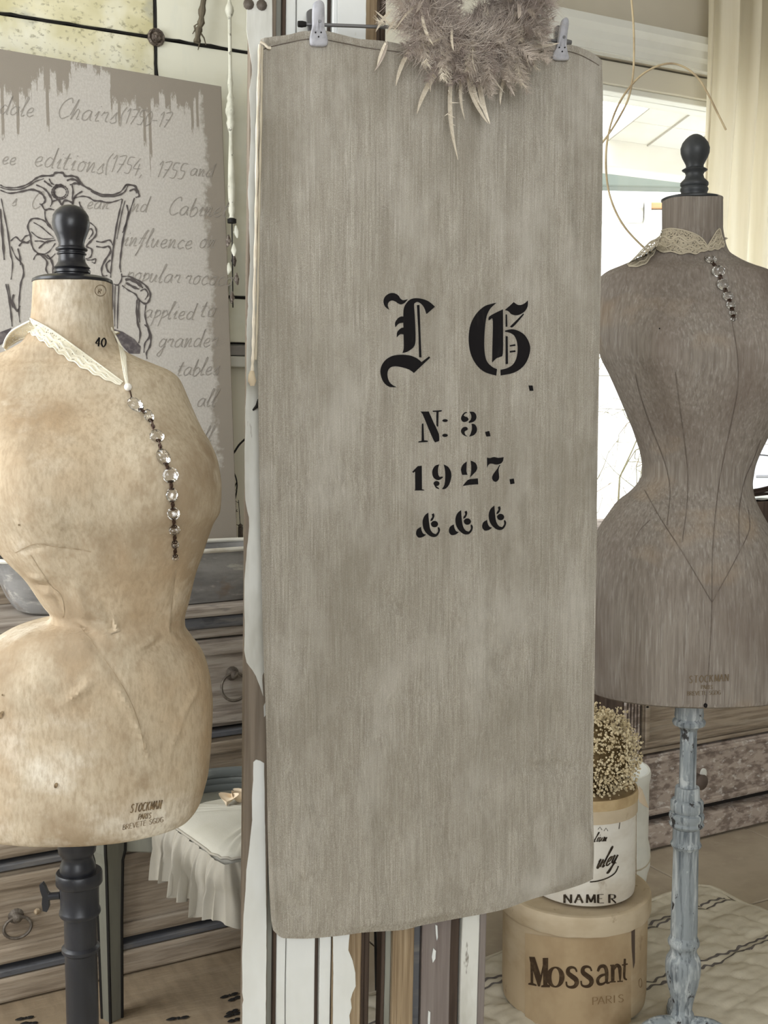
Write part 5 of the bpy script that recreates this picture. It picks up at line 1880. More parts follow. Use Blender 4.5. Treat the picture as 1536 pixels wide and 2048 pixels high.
for pts in ([(871, 1850), (875, 1852), (876, 1875), (874, 1882), (872, 1868)], [(867, 1897), (872, 1902), (871, 1918), (866, 1926), (864, 1915)], [(857, 2022), (861, 2025), (860, 2052), (856, 2060), (856, 2038)], [(527, 1412), (530, 1405), (531, 1430), (528, 1434)]):
    sheet(pts, 'paint_fleck', white_paint, d2 if pts[0][0] > 700 else d1, .0014 if pts[0][0] < 700 else -.0018)
for x, y in ((497, 9), (523, 11)):
    c_ = dproj(x, y, .0016)
    q = MB()
    q.rings([[c_ - sB * d_ + (dev * math.cos(2 * PI * k / 12) + dzv * math.sin(2 * PI * k / 12)) * r_ for k in range(12)] for r_, d_ in ((.008, -.002), (.008, .001), (.004, .0025), (.001, .003))])
    q.build('screw_head', iron_ring, d1)
# small dark iron hook at the edge of the door
t_ = MB()
t_.tube([dproj(506, 820, .002), dproj(512, 812, .012), dproj(517, 800, .010)], [.0015, .003, .0035], 8)
t_.build('hook', lead_m, d1, True)

# ================================================================ hemp sack
xL = [(60, 524), (80, 521), (100, 518), (200, 516), (450, 514), (700, 516), (1000, 520), (1200, 524), (1500, 533), (1700, 536), (1830, 541), (1870, 548)]
xR = [(100, 1201), (130, 1204), (200, 1206), (500, 1203), (700, 1199), (1000, 1194), (1300, 1190), (1600, 1186), (1700, 1188), (1765, 1186)]
yT = [(520, 78), (545, 74), (575, 70), (605, 63), (640, 62), (680, 70), (720, 79), (770, 83), (820, 92), (870, 96), (930, 101), (990, 100), (1040, 95), (1080, 88), (1120, 86), (1150, 92), (1180, 105), (1203, 120)]
yB = [(541, 1860), (549, 1870), (560, 1876), (600, 1877), (660, 1873), (730, 1864), (800, 1860), (840, 1851), (920, 1836), (960, 1829), (1000, 1821), (1072, 1796), (1130, 1780), (1175, 1765), (1188, 1758)]


def sack_px(a_, b_):
    xt = lerp(521, 1203, a_)
    xb = lerp(541, 1188, a_)
    t_, bo = interp(yT, xt), interp(yB, xb)
    y = lerp(t_, bo, b_)
    l_ = interp(xL, y)
    r_ = interp(xR, y)
    return lerp(l_, r_, a_), y


def nn(x, y, z=0.0):
    return noise.noise(V((x, y, z)))


# straight-line creases pressed into the cloth: (x0,y0,x1,y1,width px,depth m)
CR = [(760, 540, 1010, 560, 26, .0012), (1000, 1515, 1190, 1545, 14, .003), (985, 1520, 1110, 1520, 10, .0016), (770, 1185, 810, 1235, 12, .003), (905, 1215, 1010, 1245, 14, .0016), (800, 1390, 880, 1398, 10, .0016),
      (620, 1545, 660, 1690, 14, .002), (552, 1600, 600, 1800, 22, .003), (560, 1790, 600, 1830, 18, .003), (720, 1480, 790, 1420, 16, .0015), (980, 1250, 1010, 1370, 12, .0022), (915, 1170, 930, 1290, 10, .0018),
      (850, 1560, 880, 1680, 16, .0018), (1090, 1330, 1110, 1470, 14, .0024), (1040, 900, 1060, 1080, 16, .0014), (590, 780, 640, 900, 22, .0014), (540, 960, 760, 985, 16, .0012), (600, 1060, 640, 1160, 18, .0014),
      (1125, 300, 1140, 520, 14, .0014), (760, 1640, 860, 1660, 24, .0015), (840, 1640, 900, 1590, 14, .0015), (1010, 1610, 1080, 1690, 20, .0018), (700, 980, 720, 1140, 16, .0012)]


def sack_w(a_, b_, x, y):
    v = .0045 * nn(a_ * 3.1, b_ * 1.3, 2.0) + .0022 * nn(a_ * 9, b_ * 2.2, 5.0) * (.5 + b_)
    # slack, wrinkled lower half
    k_ = min(1, max(0, (b_ - .32) / .45))
    q1 = nn(a_ * 7 + 1.4 * nn(a_ * 3, b_ * 4, 1), b_ * 13 + 1.2 * nn(a_ * 4, b_ * 3, 9), 7.0)
    q2 = nn(a_ * 14 + q1, b_ * 22 - a_ * 6, 11.0)
    v += (.25 + k_) * (.0046 * q1 + .0024 * q2)
    # fine vertical crimps left from folding
    v += .0012 * nn(a_ * 46, b_ * 9 + nn(a_ * 9, b_ * 7), 3.0) * (.35 + k_ * .8)
    for x0, y0, x1, y1, w_, dp in CR:
        dx, dy = x1 - x0, y1 - y0
        l2 = dx * dx + dy * dy
        t_ = ((x - x0) * dx + (y - y0) * dy) / l2
        if -.15 < t_ < 1.15:
            ds = ((x - x0) * dy - (y - y0) * dx) / math.sqrt(l2) + 5 * math.sin(t_ * 5)
            f_ = math.exp(-(ds / w_) ** 2) * max(0, math.sin(PI * min(1, max(0, (t_ + .15) / 1.3))))
            v += 1.7 * dp * f_ * (1 if int(x0) % 2 else -1)
    # rolled edges and the hem under the top
    e_ = min(a_, 1 - a_)
    v += .0030 * (1 - math.exp(-(e_ / .010) ** 2)) - .0010
    hem = (y - interp(yT, lerp(521, 1203, a_)))
    v += .0016 * math.exp(-((hem - 5) / 6.0) ** 2) - .0016 * math.exp(-((hem - 17) / 3.0) ** 2)
    lf = (x - interp(xL, y))
    v += .0012 * math.exp(-((lf - 7) / 5.0) ** 2) - .0010 * math.exp(-((lf - 15) / 3.0) ** 2)
    # the closed bottom bellies out a little
    v += .010 * math.exp(-((b_ - .93) / .09) ** 2) * math.sin(PI * min(1, max(0, a_))) ** .6
    v *= min(1, (1 - b_) / .012 + .12)
    return v


NU, NV = 170, 330
sk = MB()
rowsF = []
for j in range(NV + 1):
    for i in range(NU + 1):
        a_, b_ = i / NU, j / NV
        x, y = sack_px(a_, b_)
        p = hit(x, y, sP, sB)
        sk.v.append(p - sB * sack_w(a_, b_, x, y))
for j in range(NV):
    for i in range(NU):
        k_ = j * (NU + 1) + i
        sk.f.append((k_, k_ + NU + 1, k_ + NU + 2, k_ + 1))
nF = len(sk.v)
fbv = BVHTree.FromPolygons([tuple(p) for p in sk.v], sk.f)
# back layer of the bag, coarser
NB, NC = 40, 80
for j in range(NC + 1):
    for i in range(NB + 1):
        a_, b_ = i / NB, j / NC
        x, y = sack_px(a_, b_)
        e_ = min(min(a_, 1 - a_) / .02, min(b_, 1 - b_) / .012, 1.0)
        sk.v.append(hit(x, y, sP, sB) + sB * (.004 * e_ + .003 * b_ * e_))
for j in range(NC):
    for i in range(NB):
        k_ = nF + j * (NB + 1) + i
        sk.f.append((k_, k_ + 1, k_ + NB + 2, k_ + NB + 1))
mid = hit(865, 1870, sP, sB)
sack = thing('grain_sack', 'large handwoven hemp grain sack with black stencilled letters, hanging from a clip hanger', 'sack', (mid.x, mid.y, hit(865, 1872, sP, sB).z), math.atan2(sE.y, sE.x))
sk.build('cloth', sack_m, sack, True)


def sproj(px, py, off=.0007):
    r = ray(px, py).normalized()
    h = fbv.ray_cast(CO, r)
    p = h[0] if h[0] is not None else hit(px, py, sP, sB)
    return p - r * off


def stencil(name, polys, ox, oy, k_, per=4, step=11):
    mb = MB()
    P = [curve_poly([(ox + x * k_, oy + y * k_) for x, y in poly], per) for poly in polys]
    print_on(mb, P, sproj, step)
    return mb.build(name, ink, sack)


KA = 360 / 1536
stencil('stencil_letter', [
    [(165, 255), (130, 228), (115, 185), (128, 142), (165, 115), (205, 112), (240, 130), (262, 160), (285, 172), (324, 162), (300, 192), (268, 208), (240, 200), (215, 183), (185, 175), (160, 190), (152, 215), (158, 238)],
    [(276, 622), (288, 580), (286, 465), (258, 463), (228, 490), (232, 445), (260, 414), (285, 405), (283, 365), (246, 372), (217, 404), (214, 365), (238, 326), (268, 311), (284, 313), (287, 250), (305, 205), (340, 168), (385, 155), (440, 160), (500, 182), (555, 228), (482, 291), (464, 240), (436, 203), (407, 188), (385, 195), (376, 215), (382, 300), (388, 420), (388, 530), (372, 572), (340, 600), (305, 617)],
    [(400, 214), (422, 213), (427, 330), (432, 480), (440, 662), (418, 658), (414, 480), (406, 330)],
    [(228, 913), (165, 911), (115, 870), (90, 800), (95, 740), (130, 685), (190, 648), (270, 637), (345, 645), (400, 668), (440, 700), (504, 651), (514, 663), (375, 793), (335, 765), (275, 745), (215, 736), (175, 747), (153, 777), (150, 820), (165, 868), (195, 898)]], 740, 560, KA)
stencil('stencil_letter', [
    [(1080, 194), (1030, 205), (970, 228), (905, 290), (858, 380), (842, 490), (852, 600), (882, 682), (930, 748), (990, 790), (1078, 816), (1084, 760), (1045, 742), (1002, 700), (982, 640), (975, 540), (982, 400), (996, 310), (1020, 255), (1045, 225)],
    [(1012, 346), (1015, 315), (1065, 283), (1135, 250), (1136, 440), (1134, 628), (1110, 656), (1080, 668), (1042, 705), (1044, 590), (1048, 350), (1030, 334)],
    [(1150, 256), (1190, 222), (1226, 188), (1265, 213), (1310, 205), (1348, 174), (1345, 225), (1318, 270), (1262, 300), (1210, 293), (1180, 266)],
    [(1157, 292), (1170, 295), (1173, 400), (1157, 398)], [(1194, 398), (1308, 285), (1314, 295), (1224, 398)], [(1157, 478), (1175, 480), (1178, 715), (1157, 720)],
    [(1192, 556), (1240, 547), (1242, 562), (1193, 568)], [(1192, 605), (1241, 599), (1243, 614), (1193, 620)],
    [(1152, 432), (1210, 420), (1270, 435), (1325, 475), (1360, 540), (1367, 600), (1345, 680), (1300, 745), (1225, 792), (1115, 815), (1113, 766), (1170, 752), (1218, 722), (1248, 670), (1260, 600), (1254, 530), (1232, 477), (1195, 451), (1153, 442)]], 740, 560, KA)
stencil('stencil_dot', [[(1352, 900), (1388, 900), (1395, 945), (1362, 946)]], 740, 560, KA, 1)
KB = 260 / 1536
stencil('stencil_letter', [[(235, 196), (340, 195), (400, 330), (460, 460), (463, 543), (425, 556), (400, 540), (330, 380), (265, 222)], [(385, 186), (495, 179), (490, 194), (456, 200), (452, 372), (430, 358), (430, 200), (388, 199)],
                            [(258, 340), (277, 335), (285, 535), (330, 540), (328, 555), (215, 561), (218, 548), (255, 541)]], 800, 790, KB, 2)
stencil('stencil_colon', [disk2(532, 302, 33, 17), disk2(532, 477, 33, 19)], 800, 790, KB, 2)
stencil('stencil_number', [[(796, 201), (765, 205), (735, 235), (721, 275), (735, 310), (765, 319), (800, 305), (810, 285), (795, 262), (770, 254), (752, 243), (766, 222), (788, 212)],
                            [(820, 198), (870, 200), (900, 235), (900, 282), (870, 316), (815, 331), (810, 318), (835, 290), (843, 245)],
                            [(720, 420), (740, 387), (775, 376), (798, 388), (800, 412), (770, 427), (763, 445), (775, 472), (803, 491), (762, 481), (730, 455)],
                            [(845, 340), (882, 346), (908, 387), (905, 435), (870, 476), (815, 491), (832, 462), (850, 400)]], 800, 790, KB, 3)
stencil('stencil_dot', [[(1005, 436), (1055, 425), (1070, 486), (1020, 491)]], 800, 790, KB, 1)
stencil('stencil_number', [[(145, 906), (210, 840), (258, 835), (260, 1113), (288, 1120), (285, 1128), (170, 1128), (180, 1115), (178, 905), (155, 920)]], 800, 790, KB, 1)
stencil('stencil_number', [[(465, 820), (415, 836), (383, 890), (385, 950), (410, 990), (460, 1006), (508, 976), (500, 964), (468, 967), (453, 940), (450, 870)], [(515, 820), (570, 850), (603, 910), (605, 980), (580, 1060), (538, 1107), (495, 1112), (525, 1060), (535, 960), (530, 880)],
                            disk2(432, 1046, 35, 30), [(400, 1055), (425, 1075), (460, 1100), (462, 1112), (425, 1098)]], 800, 790, KB, 3)
stencil('stencil_number', [[(790, 785), (742, 823), (720, 880), (735, 944), (800, 943), (785, 900)], [(835, 775), (890, 800), (912, 850), (900, 900), (820, 980), (838, 930), (842, 850)], [(740, 1076), (800, 1004), (860, 991), (920, 985), (925, 1055), (830, 1061)]], 800, 790, KB, 2)
stencil('stencil_number', [[(1028, 738), (1060, 745), (1110, 732), (1160, 742), (1225, 734), (1215, 785), (1180, 815), (1130, 821), (1075, 810), (1045, 826), (1029, 862)],
                            [(1186, 828), (1165, 880), (1172, 970), (1160, 1007), (1130, 1026), (1100, 1011), (1088, 975), (1105, 930), (1150, 870), (1174, 828)]], 800, 790, KB, 3)
stencil('stencil_dot', [[(1293, 996), (1345, 987), (1355, 1046), (1305, 1055)]], 800, 790, KB, 1)
for dx, dy in ((0, 0), (388, -30), (781, -83)):
    P = [[(335, 1389), (292, 1425), (267, 1490), (275, 1570), (310, 1630), (365, 1672), (420, 1676), (458, 1642), (474, 1590), (458, 1560), (446, 1570), (450, 1610), (425, 1643), (388, 1630), (357, 1580), (342, 1490)],
         [(374, 1408), (400, 1397), (408, 1430), (387, 1478), (358, 1492), (364, 1466), (382, 1440)], disk2(408, 1525, 42, 38, 14), [(360, 1517), (385, 1505), (390, 1535)],
         [(190, 1625), (205, 1585), (248, 1558), (256, 1600), (276, 1638), (308, 1650), (270, 1678), (222, 1685), (196, 1660)]]
    stencil('stencil_ampersand', [[(x + dx, y + dy) for x, y in q] for q in P], 800, 790, KB, 3)
# seam threads and the tie cords at the left edge
for xs_, r_, m_ in (((523, 96, 521, 240, 517, 420, 514, 600, 510, 720), .0018, lace2_edge), ((518, 92, 513, 260, 511, 430, 507, 600, 505, 700, 503, 745), .0022, feather_b)):
    P = [(xs_[i], xs_[i + 1]) for i in range(0, len(xs_), 2)]
    q = [hit(x, y, sP, sB) - sB * .006 for x, y in smooth_path(P, 8)]
    MB().tube(q, [r_ * (1 + .25 * math.sin(i * 1.7)) for i in range(len(q))], 7).build('tie_cord', m_, sack, True)
q = [hit(x, y, sP, sB) - sB * .006 for x, y in ((503, 742), (502, 752), (503, 762), (504, 772))]
MB().tube(q, [.003, .005, .0062, .003], 8).build('cord_tassel', box_pale, sack, True)
q = [hit(x, y, sP, sB) - sB * .007 for x, y in smooth_path([(519, 86), (528, 92), (534, 98), (540, 99)], 5)]
MB().tube(q, .002, 6).build('cord_knot', feather_b, sack, True)
for k_ in range(2):
    P = smooth_path([(524 + 4 * k_, 100), (540, 94 + 3 * k_), (575, 86), (610, 79), (640, 78), (690, 87), (740, 97), (790, 103), (840, 110)], 8)
    if k_:
        P = smooth_path([(1010, 112), (1050, 108), (1090, 103), (1125, 101), (1155, 108), (1180, 120), (1198, 131)], 8)
    MB().tube([sproj(x, y, .0004) for x, y in P], .0007, 5).build('hem_stitch', seam_m, sack, True)

# ================================================================ clip hanger
hg = thing('clip_hanger', 'metal trouser hanger with two grey spring clips holding the sack', 'hanger', hit(870, 60, sP, sB), math.atan2(sE.y, sE.x))


def hp(px, py, off=.0):
    return hit(px, py, sP, sB) - sB * off


MB().tube(smooth_path([hp(600, 48), hp(735, 53), hp(880, 58), (hp(1000, 68)), hp(1085, 79), hp(1138, 85)], 6), .0026, 10).build('rod', rod_m, hg, True)
for a_, b_ in (((596, 48), (612, 48.6)), ((1123, 83.4), (1142, 85.5))):
    MB().tube([hp(*a_), hp(*((a_[0] + b_[0]) / 2, (a_[1] + b_[1]) / 2)), hp(*b_)], [.0044, .0048, .0038], 12).build('end_cap', lead_m if a_[0] < 700 else rod_m, hg, True)
MB().tube(smooth_path([hp(880, 58), hp(880, 40), hp(877, 18), hp(862, 2), hp(848, -25), hp(846, -60), hp(858, -92), hp(884, -104), hp(906, -88), hp(912, -60)], 6), .0022, 8).build('hook', rod_m, hg, True)
# the nail in the door on which the hook hangs
MB().tube([hp(884, -100, .012), hp(884, -100, -.05)], .003, 8).build('nail', lead_m, None).name = 'nail'
tag(bpy.data.objects['nail'], 'dark iron nail carrying the hanger hook above the feather wreath', 'nail')
for pts, s_ in (([(621, 20), (624, 13), (631, 9.5), (638, 11), (643, 18), (645, 40), (646, 60), (650, 70), (653, 80), (653, 90), (649, 94.5), (636, 95), (624, 94), (619, 90), (618, 78), (620, 66), (622, 56), (621, 40)], 1),
                ([(1114, 50), (1117, 45), (1122, 43), (1126, 46), (1128, 54), (1127, 76), (1128, 96), (1132, 110), (1134, 119), (1131, 122.5), (1118, 123), (1106, 121.5), (1102, 117), (1104, 107), (1109, 97), (1111, 80), (1112, 62)], -1)):
    cxp = sum(p[0] for p in pts) / len(pts)
    cyp = (min(p[1] for p in pts) + max(p[1] for p in pts)) / 2
    P = curve_poly(pts, 3)
    n_ = len(P)
    mb = MB()
    y0_, y1_ = min(p[1] for p in P), max(p[1] for p in P)

    def off(y):     # side profile: open at the thumb end, closed on the cloth
        t_ = (y - y0_) / (y1_ - y0_)
        return .006 + .012 * max(0, 1 - t_ * 1.25)
    rgs = []
    for k_, dd in ((1.0, -.003), (1.02, .0006), (1.0, .0020), (.93, .0032), (.80, .0038), (.3, .0038)):
        rgs.append([hp(cxp + (x - cxp) * k_, cyp + (y - cyp) * (1 - (1 - k_) * .55), off(cyp + (y - cyp)) + dd) for x, y in P])
    mb.rings(rgs)
    cl = mb.build('clip', clip_m, hg, True, recalc=True)
    rgs = []
    for k_, dd in ((.92, .0035), (.96, -.001), (.88, -.0026), (.4, -.003)):
        rgs.append([hp(cxp - 4 * s_ + (x - cxp) * k_, cyp - 1 + (y - cyp) * (1 - (1 - k_) * .5), -off(y) - .002 + dd) for x, y in P])
    mb = MB().rings(rgs)
    mb.build('clip_back', rod_m, cl, True, recalc=True)
    yy = lerp(y0_, y1_, .46)
    MB().tube([hp(cxp + 1, yy, .016), hp(cxp + 1, yy, -.014)], .0024, 10).build('pivot', rod_m, cl, True)
    for dx, dy in ((-6, .70), (5, .70), (0, .80)):
        c_ = hp(cxp + dx, lerp(y0_, y1_, dy), .0112)
        q = MB().tube([c_ + sB * .003, c_ - sB * .0004], .0011, 8)
        q.build('rivet', lead_m, cl)
    for dx in (-3, 4):
        MB().tube([hp(cxp + dx, lerp(y0_, y1_, .44), off(lerp(y0_, y1_, .44)) + .0036), hp(cxp + dx, lerp(y0_, y1_, .66), off(lerp(y0_, y1_, .66)) + .0036)], .0009, 6).build('pressed_rib', clip_m, cl, True)

# ================================================================ feather wreath
wc = hp(932, 6, .036)
wr = thing('feather_wreath', 'fluffy taupe and cream feather wreath hanging over the top edge of the sack', 'wreath', wc, math.atan2(sE.y, sE.x))
RW = 112 * 1.76 / F
MB().tube([wc + sE * RW * math.cos(2 * PI * k_ / 40) + V((0, 0, RW * math.sin(2 * PI * k_ / 40))) for k_ in range(40)], .016, 10, closed=True).build('core_ring', feather_c, wr, True)


def feather_mesh(name, m, seed, slim, soft):
    """soft=1: fluffy body feather of loose barbs; soft=0: slim pointed hackle"""
    rnd = random.Random(seed)
    q = MB()
    bend = rnd.uniform(-.3, .3)
    curl = rnd.uniform(.05, .35)

    def ax_(t_):
        return V((t_, bend * t_ * t_, curl * t_ * t_))
    q.tube([ax_(t_ / 10) for t_ in range(11)], [.0055 * (1 - .8 * t_ / 10) for t_ in range(11)], 4, False)
    if not soft:
        n_ = 16
        for i in range(n_):
            t0, t1 = .12 + .88 * i / n_, .12 + .88 * (i + 1) / n_

            def wd(t_):
                return .036 * slim * (math.sin(PI * min(1, .12 + t_ * .88)) ** .7) + .001
            for sd_ in (-1, 1):
                q.add([ax_(t0), ax_(t1), ax_(min(1, t1)) + V((0, sd_ * wd(t1), .006)), ax_(t0) + V((0, sd_ * wd(t0), .006))], [(0, 1, 2, 3)])
        nb, lo_, hi_ = 34, .04, .075
    else:
        nb, lo_, hi_ = 130, .16, .30
    for i in range(nb):
        side = rnd.choice((-1, 1))
        t_ = rnd.uniform(.02, .95 if soft else .6)
        l_ = rnd.uniform(lo_, hi_) * (math.sin(PI * min(1, .25 + t_ * .7)) ** .5) * slim
        p = ax_(t_)
        sp_ = rnd.uniform(.45, 1.1)
        d_ = V((math.cos(sp_), side * math.sin(sp_), rnd.gauss(.05, .25))).normalized()
        mid_ = p + d_ * l_ * .55
        tip = p + d_ * l_ * .9 + V((l_ * .28, 0, rnd.gauss(.02, .05)))
        w_ = .0065
        q.add([p + V((w_, 0, 0)), p - V((w_, 0, 0)), mid_ - V((w_ * .8, 0, 0)), mid_ + V((w_ * .8, 0, 0)), tip], [(0, 1, 2, 3), (3, 2, 4)])
    me = bpy.data.meshes.new(name)
    me.from_pydata([tuple(p) for p in q.v], [], q.f)
    me.materials.append(m)
    return me


fm = [feather_mesh('feather', m_, i + 3, s_, so_) for i, (m_, s_, so_) in enumerate(((feather_a, 1.2, 1), (feather_a, 1.0, 1), (feather_b, .8, 0), (feather_b, 1.3, 0), (feather_c, 1.2, 1), (feather_a, 1.2, 0), (feather_b, 1.1, 1)))]
winv = world_of(wr).inverted()


def put_feather(px, py, off, dirv, nrm, ln, me):
    o = bpy.data.objects.new('feather', me)
    COL.objects.link(o)
    o.parent = wr
    x = dirv.normalized()
    z = (nrm - x * nrm.dot(x)).normalized()
    y = z.cross(x)
    p = px
    M_ = Matrix(((x.x * ln, y.x * ln, z.x * ln, p.x), (x.y * ln, y.y * ln, z.y * ln, p.y), (x.z * ln, y.z * ln, z.z * ln, p.z), (0, 0, 0, 1)))
    o.matrix_basis = winv @ M_


rnd = random.Random(21)
Z = V((0, 0, 1))
for k_ in range(240):
    a_ = rnd.uniform(0, 2 * PI)
    rr = RW * rnd.uniform(.72, 1.25)
    o_ = sE * math.cos(a_) + Z * math.sin(a_)
    tg_ = -sE * math.sin(a_) + Z * math.cos(a_)
    p = wc + o_ * rr - sB * rnd.uniform(-.008, .024)
    d_ = o_ * rnd.uniform(.15, 1.0) + tg_ * rnd.gauss(0, .65) - sB * rnd.uniform(-.15, .55) - Z * .25
    if rr < RW * .85:
        d_ = d_ + o_ * .3
    me = rnd.choices(fm, (5, 5, .6, .8, 3, 1, 3))[0]
    if math.cos(a_) > .75 and d_.dot(sE) > .5:
        d_ = d_ - sE * .8
    put_feather(p, 0, 0, d_, -sB + V((rnd.gauss(0, .5), 0, rnd.gauss(0, .5))), rnd.uniform(.035, .068), me)
for k_ in range(110):      # inner feathers that close the middle of the ring
    a_ = rnd.uniform(0, 2 * PI)
    o_ = sE * math.cos(a_) + Z * math.sin(a_)
    tg_ = -sE * math.sin(a_) + Z * math.cos(a_)
    put_feather(wc + o_ * RW * rnd.uniform(.75, 1.0) + sB * rnd.uniform(.006, .026), 0, 0, -o_ + tg_ * rnd.gauss(0, .7) + Z * rnd.gauss(0, .2), -sB + V((rnd.gauss(0, .4), 0, rnd.gauss(0, .4))), rnd.uniform(.045, .07), rnd.choice((fm[4], fm[4], fm[0])))
# the long plumes that hang or point out, each from root to tip as in the photograph
for (x0, y0), (x1, y1), me in (((893, 148), (868, 328), 2), ((868, 150), (802, 226), 3), ((814, 104), (764, 176), 3), ((922, 150), (935, 262), 3), ((946, 150), (948, 262), 3), ((915, 155), (892, 242), 3), ((950, 122), (986, 200), 2), ((1000, 155), (976, 218), 3),
                               ((765, 90), (738, 142), 3), ((766, 92), (752, 160), 5), ((1000, 155), (1036, 160), 2), ((1020, 100), (1095, 116), 3), ((1000, 130), (1036, 124), 3), ((1040, 60), (1092, 58), 3), ((1040, 85), (1088, 60), 3), ((775, 30), (732, 68), 3), ((790, 40), (755, 75), 3),
                               ((830, 130), (845, 162), 2), ((860, 140), (838, 190), 3), ((930, 145), (933, 230), 3), ((780, 70), (745, 30), 3), ((1010, 110), (1062, 120), 2), ((1030, 30), (1092, 20), 3), ((985, 60), (948, 90), 3), ((962, 25), (968, 75), 3)):
    p, q_ = hp(x0, y0, .026), hp(x1, y1, .022)
    put_feather(p, 0, 0, q_ - p, -sB + V((rnd.gauss(0, .2), 0, 0)), (q_ - p).length, fm[me])
fl_ = MB()
for k_ in range(15000):
    a_ = rnd.uniform(0, 2 * PI)
    t2 = rnd.uniform(0, 2 * PI)
    o_ = sE * math.cos(a_) + Z * math.sin(a_)
    tg_ = -sE * math.sin(a_) + Z * math.cos(a_)
    tb = rnd.uniform(.012, .040)
    p = wc + o_ * (RW + tb * math.cos(t2)) - sB * (tb * math.sin(t2) * .8)
    d_ = (o_ * math.cos(t2) - sB * math.sin(t2) + tg_ * rnd.gauss(0, .8) + V((rnd.gauss(0, .4), rnd.gauss(0, .4), rnd.gauss(0, .4)))).normalized()
    l_ = rnd.uniform(.012, .036)
    s_ = d_.cross(-sB + V((.1, .1, .3))).normalized() * .00034
    cv_ = V((rnd.gauss(0, .3), rnd.gauss(0, .3), rnd.gauss(-.1, .3))) * l_ * .5
    m_ = p + d_ * l_ * .5 + cv_ * .4
    e_ = p + d_ * l_ + cv_
    fl_.add([p - s_, p + s_, m_ + s_ * .8, m_ - s_ * .8, e_], [(0, 1, 2, 3), (3, 2, 4)])
fl_.build('down', fluff_m, wr)['kind'] = 'stuff'

# ================================================================ hat boxes
bc_ = at(1148, 1900, 2.26)
bx = bc_.x
R1 = .1455
zl1 = .236
b1 = thing('hat_box', 'large round tan hat box with dark serif print, standing on the quilted rug', 'hat box', (bx, 2.26, .008))
MB().lathe([(R1 * .94, .009), (R1 * .985, .012), (R1, .03), (R1 * 1.0, zl1 - .03)], (bx, 2.26), 72).build('body', box_tan, b1, True)
q = MB()
n_ = 90
lip = [zl1 - .040 + .0022 * noise.noise(V((3 * math.cos(2 * PI * k / n_) * 2, 3 * math.sin(2 * PI * k / n_) * 2, 0))) for k in range(n_)]


def cring(r_, zf):
    return [V((bx + r_ * math.cos(2 * PI * k / n_), 2.26 + r_ * math.sin(2 * PI * k / n_), zf(k))) for k in range(n_)]


q.rings([cring(R1 * 1.005, lambda k: lip[k] + .004), cring(R1 * 1.035, lambda k: lip[k]), cring(R1 * 1.045, lambda k: lip[k] + .006), cring(R1 * 1.045, lambda k: zl1 - .005), cring(R1 * 1.03, lambda k: zl1 - .001), cring(R1 * .97, lambda k: zl1), cring(R1 * .94, lambda k: zl1 - .003), cring(R1 * .3, lambda k: zl1 - .003)])
q.build('lid', box_pale, b1, True)
cyl = MB().lathe([(R1, -.02), (R1, .4)], (bx, 2.26), 120)
b1v = cyl.bvh()
b1p = body_proj(b1v, .0012, 2.26)
lab = MB()
gx = [1052, 1085, 1120, 1160, 1200, 1235, 1258]
lab.grid(lambda u, v: b1p(lerp(1050, 1262, u), lerp(1868 + 16 * math.sin(PI * (u * .8 + .12)) - 8, 2110, v)), 30, 8)
lab.build('paper_label', mat('label_paper', srgb(180, 158, 126), .85, [(srgb(154, 130, 100), (10, 10, 8), .42, .68, .8), (srgb(204, 186, 156), 7.0, .55, .75, .5)], spec=.12), b1, True)
b1q = body_proj(b1v, .0020, 2.26)
q = MB()
print_on(q, [[(1263, 1858), (1270, 1858), (1270, 1925), (1267, 1938), (1264, 1900)]], b1q, 12)
q.build('torn_strip', dark_wood, b1)
q = MB()
KM = .375


def zm(poly):
    return [(960 + x * KM, 1400 + y * KM) for x, y in poly]


for poly in ([(262, 1369), (292, 1370), (324, 1470), (318, 1528), (309, 1527), (266, 1392)], [(268, 1384), (281, 1390), (284, 1510), (302, 1518), (301, 1526), (257, 1518), (258, 1510), (270, 1507)],
             [(313, 1515), (343, 1375), (352, 1376), (320, 1528)], [(334, 1376), (364, 1375), (360, 1516), (374, 1522), (373, 1532), (326, 1532), (327, 1523), (337, 1520)]):
    print_on(q, [zm(poly)], b1q, 12)
vs = []
n2 = 28
for k in range(n2 + 1):
    t_ = 2 * PI * k / n2
    vs.append((402 + 49 * math.cos(t_), 1478 + 56 * math.sin(t_)))
    vs.append((402 + 21 * math.cos(t_), 1478 + 47 * math.sin(t_)))
q.add([b1q(*p) for p in zm(vs)], [(2 * k, 2 * k + 1, 2 * k + 3, 2 * k + 2) for k in range(n2)])
for ox_, oy_ in ((0, 0), (79, -4)):
    sm = smooth_path(zm([(x + ox_, y + oy_) for x, y in ((516, 1450), (508, 1432), (490, 1426), (472, 1434), (470, 1456), (490, 1474), (510, 1490), (516, 1510), (504, 1528), (482, 1532), (464, 1524), (460, 1502))]), 4)
    wl = [.375 * (9 + 18 * math.sin(PI * i / (len(sm) - 1)) ** 2) for i in range(len(sm))]
    stroke_on(q, sm, wl, b1q)
for pts, w0, w1 in (([(628, 1448), (640, 1424), (662, 1420), (674, 1440), (676, 1480), (676, 1506), (692, 1508)], 8, 20), ([(672, 1462), (644, 1472), (628, 1492), (634, 1514), (656, 1514), (676, 1498)], 7, 17),
                    ([(708, 1416), (708, 1450), (708, 1502)], 18, 20), ([(710, 1440), (728, 1416), (744, 1426), (747, 1460), (747, 1500)], 7, 20), ([(773, 1380), (771, 1430), (770, 1480), (784, 1492)], 8, 13)):
    sm = smooth_path(zm(pts), 5)
    stroke_on(q, sm, [.375 * lerp(w0, w1, math.sin(PI * min(1, (i + 2) / len(sm))) ** .7) for i in range(len(sm))], b1q)
